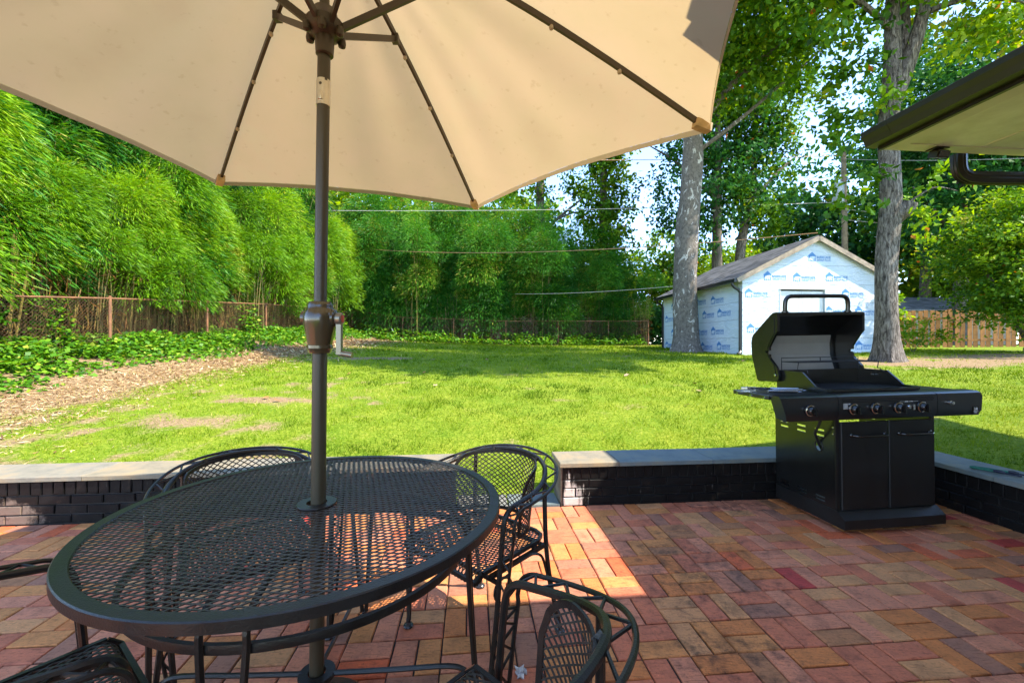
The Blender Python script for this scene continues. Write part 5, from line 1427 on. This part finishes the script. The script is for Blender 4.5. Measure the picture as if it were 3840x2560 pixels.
while x < 4.5:
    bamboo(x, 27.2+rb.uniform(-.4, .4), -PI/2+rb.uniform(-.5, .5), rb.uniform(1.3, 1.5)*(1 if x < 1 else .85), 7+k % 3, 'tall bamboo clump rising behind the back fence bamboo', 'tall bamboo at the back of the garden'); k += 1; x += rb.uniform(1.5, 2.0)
print('bamboo clumps', k)

# brown undergrowth of dead culms and leaves behind the wire fences
def undergrowth():
    g = np.random.default_rng(91); n = 17000
    m = int(n*.62)
    y = g.uniform(4.3, 23.5, m); x = -9.25-np.abs(g.normal(0, .55, m)); h = g.random(m)**.8*2.0
    x2 = g.uniform(-9, 8, n-m); y2 = 24.4+np.abs(g.normal(0, .4, n-m)); h2 = g.random(n-m)**.9*1.7
    X = np.r_[x, x2]; Y = np.r_[y, y2]; Hh = np.r_[h, h2]
    P = np.c_[X, Y, gz(X, Y)+Hh]
    D = unit(np.c_[g.normal(0, .5, n), g.normal(0, .5, n), g.normal(-.5, .7, n)])
    S = unit(np.cross(D, rdir(n, g))); L = g.uniform(.14, .42, n)
    o = cloud('bamboo_undergrowth', P, D, S, L, g.uniform(.012, .034, n)*(1+.5*(np.r_[np.zeros(m), np.ones(n-m)])), np.clip(g.normal(.48, .27, n), 0, 1), M_DRY, fold=.1)
    tag(o, 'tangle of dry brown bamboo leaves and twigs behind the wire fences', 'undergrowth', None, 'stuff')
    mb = MB(); r = random.Random(3)
    for i in range(620):
        if i < 460: x, y = -9.3-abs(r.gauss(0, .5)), r.uniform(4.3, 23)
        else: x, y = r.uniform(-9, 8), 24.3+abs(r.gauss(0, .5))
        z = gz1(x, y); hh = r.uniform(1.4, 3.0); mb.tube([(x, y, z-.05), (x+r.gauss(0, .16), y+r.gauss(0, .16), z+hh)], r.uniform(.007, .017), 5, caps=False)
    o = mb.build('dead_bamboo_canes', M_CULM, None, fixn=False); tag(o, 'thin bare bamboo canes standing behind the wire fences', 'bamboo canes', None, 'stuff')
undergrowth()
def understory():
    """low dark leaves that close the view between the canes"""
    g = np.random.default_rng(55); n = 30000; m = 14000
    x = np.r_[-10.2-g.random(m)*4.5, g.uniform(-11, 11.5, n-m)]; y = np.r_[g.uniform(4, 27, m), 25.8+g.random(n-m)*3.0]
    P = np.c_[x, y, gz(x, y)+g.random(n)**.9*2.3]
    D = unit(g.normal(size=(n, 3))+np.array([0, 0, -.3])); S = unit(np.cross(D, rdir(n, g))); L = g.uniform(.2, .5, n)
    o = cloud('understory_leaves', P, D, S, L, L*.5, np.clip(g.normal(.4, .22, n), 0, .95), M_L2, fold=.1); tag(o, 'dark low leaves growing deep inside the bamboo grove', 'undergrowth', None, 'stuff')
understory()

# ivy on the banks
def ivy():
    g = np.random.default_rng(14)
    n = 30000
    y = 4.2+g.random(n)**1.2*18.5; x = -9.25+g.beta(1.1, 2.0, n)*2.0+.35*np.sin(y*1.3)*g.random(n)
    keep = fbm(x*1.1+5, y*1.1, 3)+.25*smooth(-7.6, -9, x) > .40
    x, y = x[keep], y[keep]
    heap = .42*smooth(-7.2, -9.2, x)*(.35+fbm(x*1.6, y*1.6, 2))+.9*smooth(-8.6, -9.1, x)*(fbm(y*1.3, x*.2+9, 2) > .55)
    z = gz(x, y)+.02+g.random(len(x))*heap
    m = 9000; x2 = g.uniform(-9, 7.2, m); y2 = 22.7+g.random(m)*1.7; k2 = fbm(x2*1.2, y2*1.2, 3) > .36; x2, y2 = x2[k2], y2[k2]
    z2 = gz(x2, y2)+.03+g.random(len(x2))*(.25+.45*smooth(22.9, 24.1, y2))
    P = np.r_[np.c_[x, y, z], np.c_[x2, y2, z2]]; n = len(P)
    D = unit(g.normal(size=(n, 3))*np.array([1, 1, .35])); S = unit(np.cross(D, unit(np.array([.25, -.1, 1.])+g.normal(0, .45, (n, 3)))))
    L = g.uniform(.055, .115, n)*(1+.5*smooth(12, 22, P[:, 1]))
    o = cloud('ground_ivy', P, D, S, L, L*.9, np.clip(g.normal(.52, .22, n), 0, 1), M_IVY, fold=.08); tag(o, 'green ivy spreading over the banks at the foot of the fences', 'ivy', None, 'stuff')
ivy()
def small_clump(name, label, cat, x, y, h, r_, n, ls, mat, seed, group=None):
    root = empty(name, (x, y, gz1(x, y))); tag(root, label, cat, group)
    g = np.random.default_rng(seed); mb = MB()
    for i in range(7): a = g.uniform(0, 6.28); mb.tube([(0, 0, -.03), (math.cos(a)*r_*.3, math.sin(a)*r_*.3, h*.5), (math.cos(a)*r_*.7, math.sin(a)*r_*.7, h*g.uniform(.7, 1))], [.008, .006, .003], 4)
    mb.build('stems', M_BARK2, root)
    crown('foliage', [(0, 0, h*.55, r_, r_, h*.5)], n, 24, .14, ls, mat, root, seed)
small_clump('leafy_shrub', 'pale variegated low shrub beside the grey barked tree', 'shrub', 12.5, 13.3, .95, .85, 80, .085, M_L3, 41)
small_clump('vine_plant', 'bright green leafy vine climbing the rusty fence', 'vine', -8.9, 6.9, 1.35, .35, 22, .10, M_IVY, 42)
small_clump('leafy_shrub', 'bright green bush in the gap between shed and plank fence', 'shrub', 14.6, 17.6, 2.6, 1.3, 120, .15, M_L3, 43)

# ================================================================== fences
M_RUST = paint('rusty_pipe', (.24, .105, .045), .75, var=.35, scale=9, bump=.3, c2=(.11, .055, .03))
M_WIRE = paint('rusted_wire', (.085, .045, .022), .7, var=.3)
def wire_fence(label, pts, h, post_r=.03):
    p0 = Vector((*pts[0], gz1(*pts[0]))); root = empty('wire_fence', p0); tag(root, label, 'fence')
    lp = [Vector((x, y, gz1(x, y)))-p0 for x, y in pts]
    for p in lp:
        mb = MB(); mb.tube([p+Vector((0, 0, -.1)), p+Vector((0, 0, h+.02))], post_r, 8); mb.lathe([(post_r+.004, 0), (post_r+.004, .02), (post_r*.5, .035), (0, .038)], 8, p+Vector((0, 0, h+.02))); mb.build('post', M_RUST, root)
    mb = MB(); mb.tube([p+Vector((0, 0, h)) for p in lp], .020, 7); mb.build('top_rail', M_RUST, root)
    mb = MB()
    for i in range(len(lp)-1):
        a, b = lp[i], lp[i+1]; L = (b-a).length; d = (b-a)/L; nn = d.cross(Vector((0, 0, 1))).normalized(); st = .075
        k = -int(h/st)
        while k*st < L:
            for s in (1, -1):
                s0, z0, s1, z1 = k*st, 0.0, k*st+h, h-.03
                lo, hi = max(0, s0), min(L, s1)
                if hi > lo:
                    f = lambda q: (q-s0)/(s1-s0)
                    za, zb = z0+(z1-z0)*f(lo), z0+(z1-z0)*f(hi)
                    if s < 0: za, zb = z1-za, z1-zb
                    mb.bar(a+d*lo+Vector((0, 0, za))+nn*.026*s*.1, a+d*hi+Vector((0, 0, zb))+nn*.026*s*.1, .004, .004, nn)
            k += 1
    mb.build('chain_link', M_WIRE, root)
    return root
wire_fence('rusty wire mesh fence with top rail along the bamboo', [(-8.95, 4.3), (-8.95, 6.7), (-8.95, 9.5), (-9.0, 12.6), (-9.05, 15.7), (-9.1, 18.8), (-9.15, 21.9), (-9.2, 24.2)], 1.2)
wire_fence('rusty wire mesh fence along the back of the lawn', [(-9.1, 24.25), (-6.2, 24.2), (-3.3, 24.15), (-.35, 24.1), (2.6, 24.0), (5.4, 23.9), (7.6, 23.8)], 1.35)
M_OLDWOOD = paint('weathered_wood', (.20, .13, .075), .85, var=.35, scale=6, bump=.4, c2=(.08, .055, .035))
M_FENCE = paint('orange_wood', (.44, .17, .040), .75, var=.25, scale=5, bump=.3, c2=(.26, .10, .028))
def plank_fence(label, p, q, n, h, mat, sag=0.0, skip=(), alt=True, wdt=.14):
    z = gz1(*p); root = empty('plank_fence', (*p, z)); tag(root, label, 'fence'); r = random.Random(n)
    d = Vector((q[0]-p[0], q[1]-p[1], 0)); L = d.length; d.normalize(); nn = Vector((d.y, -d.x, 0)); rot = Matrix.Rotation(math.atan2(d.y, d.x), 3, 'Z')
    for i in range(n):
        if i in skip: continue
        s = L*(i+.5)/n; pos = d*s; zz = gz1(p[0]+pos.x, p[1]+pos.y)-z; hh = h*(1+r.uniform(-.02, .02)-sag*r.random())
        side = (-.03 if (alt and i % 2) else .012)
        mb = MB(); Mq = rot @ Matrix.Rotation(r.uniform(-.012, .012)*(1+8*sag), 3, 'Y'); mb.box((0, 0, 0), (wdt, .018, hh), M=Mq); o = mb.build('plank', mat, root); o.location = pos+nn*side+Vector((0, 0, zz+hh/2))
    for zz in (.28, .78 if h < 1.4 else h-.32):
        e = gz1(*q)-z; mb = MB(); mb.bar(Vector((0, 0, zz))-nn*.010, d*L+Vector((0, 0, zz+e))-nn*.010, .018, .085, (0, 0, 1)); mb.build('rail', mat, root)
    for i in range(int(L/2.3)+1):
        s = min(L, i*2.3); e = gz1(p[0]+d.x*s, p[1]+d.y*s)-z; mb = MB(); mb.box(d*s-nn*.075+Vector((0, 0, e+h/2)), (.09, .09, h+.1), M=rot); mb.build('post', mat, root)
    return root
plank_fence('orange brown plank fence behind the round bush', (14.9, 17.2), (21.5, 15.6), 34, 1.45, M_FENCE)
plank_fence('broken weathered plank fence behind the bamboo at the back', (-5.8, 24.75), (4.6, 24.65), 44, 1.75, M_OLDWOOD, sag=.18, skip=(3, 4, 9, 10, 11, 17, 18, 25, 26, 31, 37), alt=False, wdt=.2)

# neighbour's outbuilding
def neighbour():
    x0, y0 = 21.0, 23.0; z = gz1(x0, y0); root = empty('outbuilding', (x0, y0, z)); tag(root, 'low outbuilding with grey shingled roof behind the plank fence', 'building')
    mb = MB(); mb.box((3, 2, .95), (6, 4, 1.9)); mb.build('wall', paint('tan_siding', (.42, .33, .22), .8), root)
    mb = MB(); P = [(-.2, -.3, 1.88), (6.2, -.3, 1.88), (6.2, 2, 2.75), (-.2, 2, 2.75)]; mb.add([(x, y, zz-.06) for x, y, zz in P]+P, [(0,3,2,1),(4,5,6,7),(0,1,5,4),(1,2,6,5),(2,3,7,6),(3,0,4,7)])
    P = [(-.2, 4.3, 1.88), (6.2, 4.3, 1.88), (6.2, 2.003, 2.75), (-.2, 2.003, 2.75)]; mb.add([(x, y, zz-.06) for x, y, zz in P]+P, [(0,1,2,3),(7,6,5,4),(0,4,5,1),(1,5,6,2),(2,6,7,3),(3,7,4,0)]); rf = mb.build('roof', paint('grey_roof', (.22, .22, .23), .9, var=.3, scale=8), root)
    me = MB(); r = random.Random(2)
    for i in range(9):
        f = i/9; y = -.32+2.3*f; zz = 1.885+.87*f
        x = -.2-(.15 if i % 2 else 0)
        while x < 6.2: w_ = r.uniform(.28, .5); me.add([(max(-.2, x), y, zz), (min(6.2, x+w_-.01), y, zz), (min(6.2, x+w_-.01), y, zz+.016), (max(-.2, x), y, zz+.016), (max(-.2, x), y+.30, zz+.118), (min(6.2, x+w_-.01), y+.30, zz+.118)], [(0, 1, 2, 3), (3, 2, 5, 4)]); x += w_
    m = me.mesh('shingles', M_SHGL); at = m.attributes.new('tint', 'FLOAT', 'POINT'); at.data.foreach_set('value', [r.random() for _ in range(len(m.vertices))]); o = link('shingles', m, rf); o['kind'] = 'stuff'
neighbour()

# ================================================================== utility pole and lines
M_POLEWOOD = paint('pole_wood', (.30, .22, .15), .85, var=.3, scale=6, bump=.4)
M_TRANS = paint('transformer_grey', (.45, .48, .50), .5, var=.1)
def utility_pole():
    x, y = 18.75, 24.0; z = gz1(x, y); root = empty('utility_pole', (x, y, z)); tag(root, 'wooden utility pole carrying a grey transformer beyond the shed', 'utility pole')
    mb = MB(); mb.tube([(0, 0, -.2), (-.02, 0, 5), (-.10, 0, 11.0)], [.17, .15, .12], 12); mb.build('shaft', M_POLEWOOD, root, True)
    mb = MB(); mb.lathe([(0, 7.9), (.26, 7.9), (.28, 8.0), (.28, 8.95), (.24, 9.05), (0, 9.1)], 18, (-.48, -.1, 0)); t = mb.build('transformer', M_TRANS, root, True)
    for s in (-1, 1): m2 = MB(); m2.lathe([(.05, 9.05), (.06, 9.12), (.03, 9.2), (.05, 9.26), (.02, 9.38), (0, 9.4)], 8, (-.48+.12*s, -.1, 0)); m2.build('bushing', M_TRANS, t, True)
    mb = MB(); mb.box((-.25, -.05, 8.7), (.28, .06, .06)); mb.box((-.25, -.05, 8.2), (.28, .06, .06)); mb.build('bracket', M_DARKG, root)
    return Vector((x-.1, y, z))
pz = utility_pole()
M_LINE = paint('pale_cable', (.50, .46, .40), .5, var=.1); M_LINE2 = paint('sunlit_cable', (.50, .27, .12), .45, var=.1)  # the second cable colour has the orange of caught sunlight put into it
def cable(label, a, b, sag, r_, mat, n=22):
    a, b = Vector(a), Vector(b); mb = MB(); mb.tube([Vector((0, 0, 0)).lerp(b-a, t)+Vector((0, 0, -sag*4*t*(1-t))) for t in np.linspace(0, 1, n)], r_, 5)
    o = mb.build('power_line', mat, None, True); o.location = a; tag(o, label, 'cable', 'overhead lines'); return o
cable('pale sagging cable running from the bamboo to the shed ridge', (-9.6, 25.0, 6.9), (9.35, 13.05, 4.66), .45, .014, M_LINE2)
cable('upper cable from the utility pole over the sycamore', pz+Vector((0, -.12, 10.6)), (-26, 25.5, 13.0), .5, .020, M_LINE2)
cable('middle cable from the utility pole behind the sycamore', pz+Vector((0, -.12, 8.0)), (-26, 24.5, 9.2), .4, .016, M_LINE)
cable('upper cable from the utility pole toward the house gutter', pz+Vector((0, -.12, 10.4)), (17.0, 8.0, 5.2), .25, .012, M_LINE)
cable('middle cable from the utility pole over the round bush', pz+Vector((0, -.12, 7.6)), (34, 22.0, 7.4), .35, .016, M_LINE)
cable('lower cable from the utility pole over the round bush', pz+Vector((0, -.12, 7.0)), (34, 20.0, 6.6), .35, .016, M_LINE)
cable('lowest cable running low along the bamboo at the back', (0.2, 24.3, 4.1), (7.1, 18.3, 3.75), .10, .012, M_LINE)

# ================================================================== small things
M_FALL = [paint('fallen_leaf_'+n, c, .8, var=.3, scale=40) for n, c in (('orange', (.42, .17, .05)), ('brown', (.26, .14, .06)), ('tan', (.48, .33, .18)))]
def leaf_mesh(mat, s):
    mb = MB(); pts = [(0, -.5), (.16, -.30), (.42, -.34), (.34, -.08), (.5, .12), (.24, .18), (.16, .38), (0, .5), (-.16, .38), (-.24, .18), (-.5, .12), (-.34, -.08), (-.42, -.34), (-.16, -.30)]
    V = [(0, 0, .0)]+[(x, y, .10*(x*x)*2+.06*abs(y)+.05*math.sin(6*x+4*y)) for x, y in pts]
    F = [(0, i+1, (i+1) % len(pts)+1) for i in range(len(pts))]
    V2 = [(x, y, z+.012) for x, y, z in V]; n = len(V)
    mb.add([Vector(v)*s for v in V+V2], F+[tuple(reversed([i+n for i in f])) for f in F]+[(i+1, (i+1) % len(pts)+1, (i+1) % len(pts)+1+n, i+1+n) for i in range(len(pts))]); return mb.mesh('fallen_leaf', mat)
LM = [leaf_mesh(m, 1.0) for m in M_FALL]
LN = ['orange', 'brown', 'tan']
rl = random.Random(21)
for i in range(34):
    for _ in range(30):
        y = rl.uniform(4.4, 15); x = rl.uniform(-.9*y, 1.0*y)
        if -5.5 < x < 11: break
    k = rl.choices((0, 1, 2), (5, 3, 3))[0]
    o = link('fallen_leaf', LM[k]); s = rl.uniform(.05, .09)*(1+.03*y); o.scale = (s, s*rl.uniform(.8, 1.2), s); o.location = (x, y, gz1(x, y)+.028); o.rotation_euler = (rl.uniform(-.4, .4), rl.uniform(-.4, .4), rl.uniform(0, 6.28))
    tag(o, f'curled {LN[k]} leaf fallen on the lawn grass', 'leaf', f'{LN[k]} leaves fallen on the lawn')
for (x, y, s, k, lab) in ((3.16, 2.98, .10, 0, 'curled orange leaf lying on the bricks beside the low side wall'), (2.02, 1.66, .075, 1, 'dark brown curled leaf lying on open patio bricks')):
    o = link('fallen_leaf', LM[k]); o.scale = (s, s, s*1.4); o.location = (x, y, .006); o.rotation_euler = (.1, .15, 1.1); tag(o, lab, 'leaf')
# crumpled scrap on the bricks
mb = MB(); g = np.random.default_rng(5); V, F = [], []
for i in range(5):
    for j in range(5): V.append(((i-2)*.011+g.normal(0, .003), (j-2)*.013+g.normal(0, .003), .012+g.normal(0, .006)))
F = [(i*5+j, i*5+j+1, (i+1)*5+j+1, (i+1)*5+j) for i in range(4) for j in range(4) if (i, j) not in ((0, 0), (3, 3), (3, 0))]
mb.add(V, F); mb.add([(x, y, z-.003) for x, y, z in V], [tuple(reversed(f)) for f in F]); o = mb.build('litter_scrap', paint('pale_litter', (.55, .50, .47), .8, var=.3, scale=60), fixn=False); o.location = (.035, 1.645, .0); tag(o, 'small crumpled pale scrap lying on the patio bricks', 'litter')
# bungee cord on the side wall coping
M_CORD = paint('green_cord', (.02, .16, .11), .6, var=.2, scale=60); M_HOOK = paint('dark_hook', (.012, .014, .04), .35)
bp_ = W(3.80, 2.72, .342); e = empty('bungee_cord', bp_, YAW+R(-62)); tag(e, 'green bungee cord with dark hooks lying on the side wall coping', 'bungee cord')
mb = MB(); mb.tube(crom([(.02, .028, .010), (-.05, .030, .010), (-.12, .026, .010), (-.165, .010, .010), (-.155, -.012, .010), (-.10, -.018, .010), (-.045, -.020, .010)], 5), .0085, 8); mb.build('cord', M_CORD, e, True)
for (a, b_) in (((.015, .028), (.065, .024)), ((-.05, -.020), (.005, -.026))):
    mb = MB(); mb.tube([(a[0], a[1], .013), ((a[0]+b_[0])/2, (a[1]+b_[1])/2, .014), (b_[0], b_[1], .012)], [.010, .013, .009], 10); mb.build('sleeve', M_HOOK, e, True)
mb = MB(); mb.tube(crom([(.065, .024, .010), (.11, .022, .010), (.150, .016, .010), (.160, .0, .010), (.145, -.014, .010), (.122, -.012, .010)], 5), .005, 7); mb.build('hook', M_HOOK, e, True)
mb = MB(); mb.tube(crom([(.005, -.026, .009), (.04, -.030, .008), (.075, -.034, .008), (.080, -.024, .008), (.055, -.020, .008)], 5), .005, 7); mb.build('hook', M_HOOK, e, True)
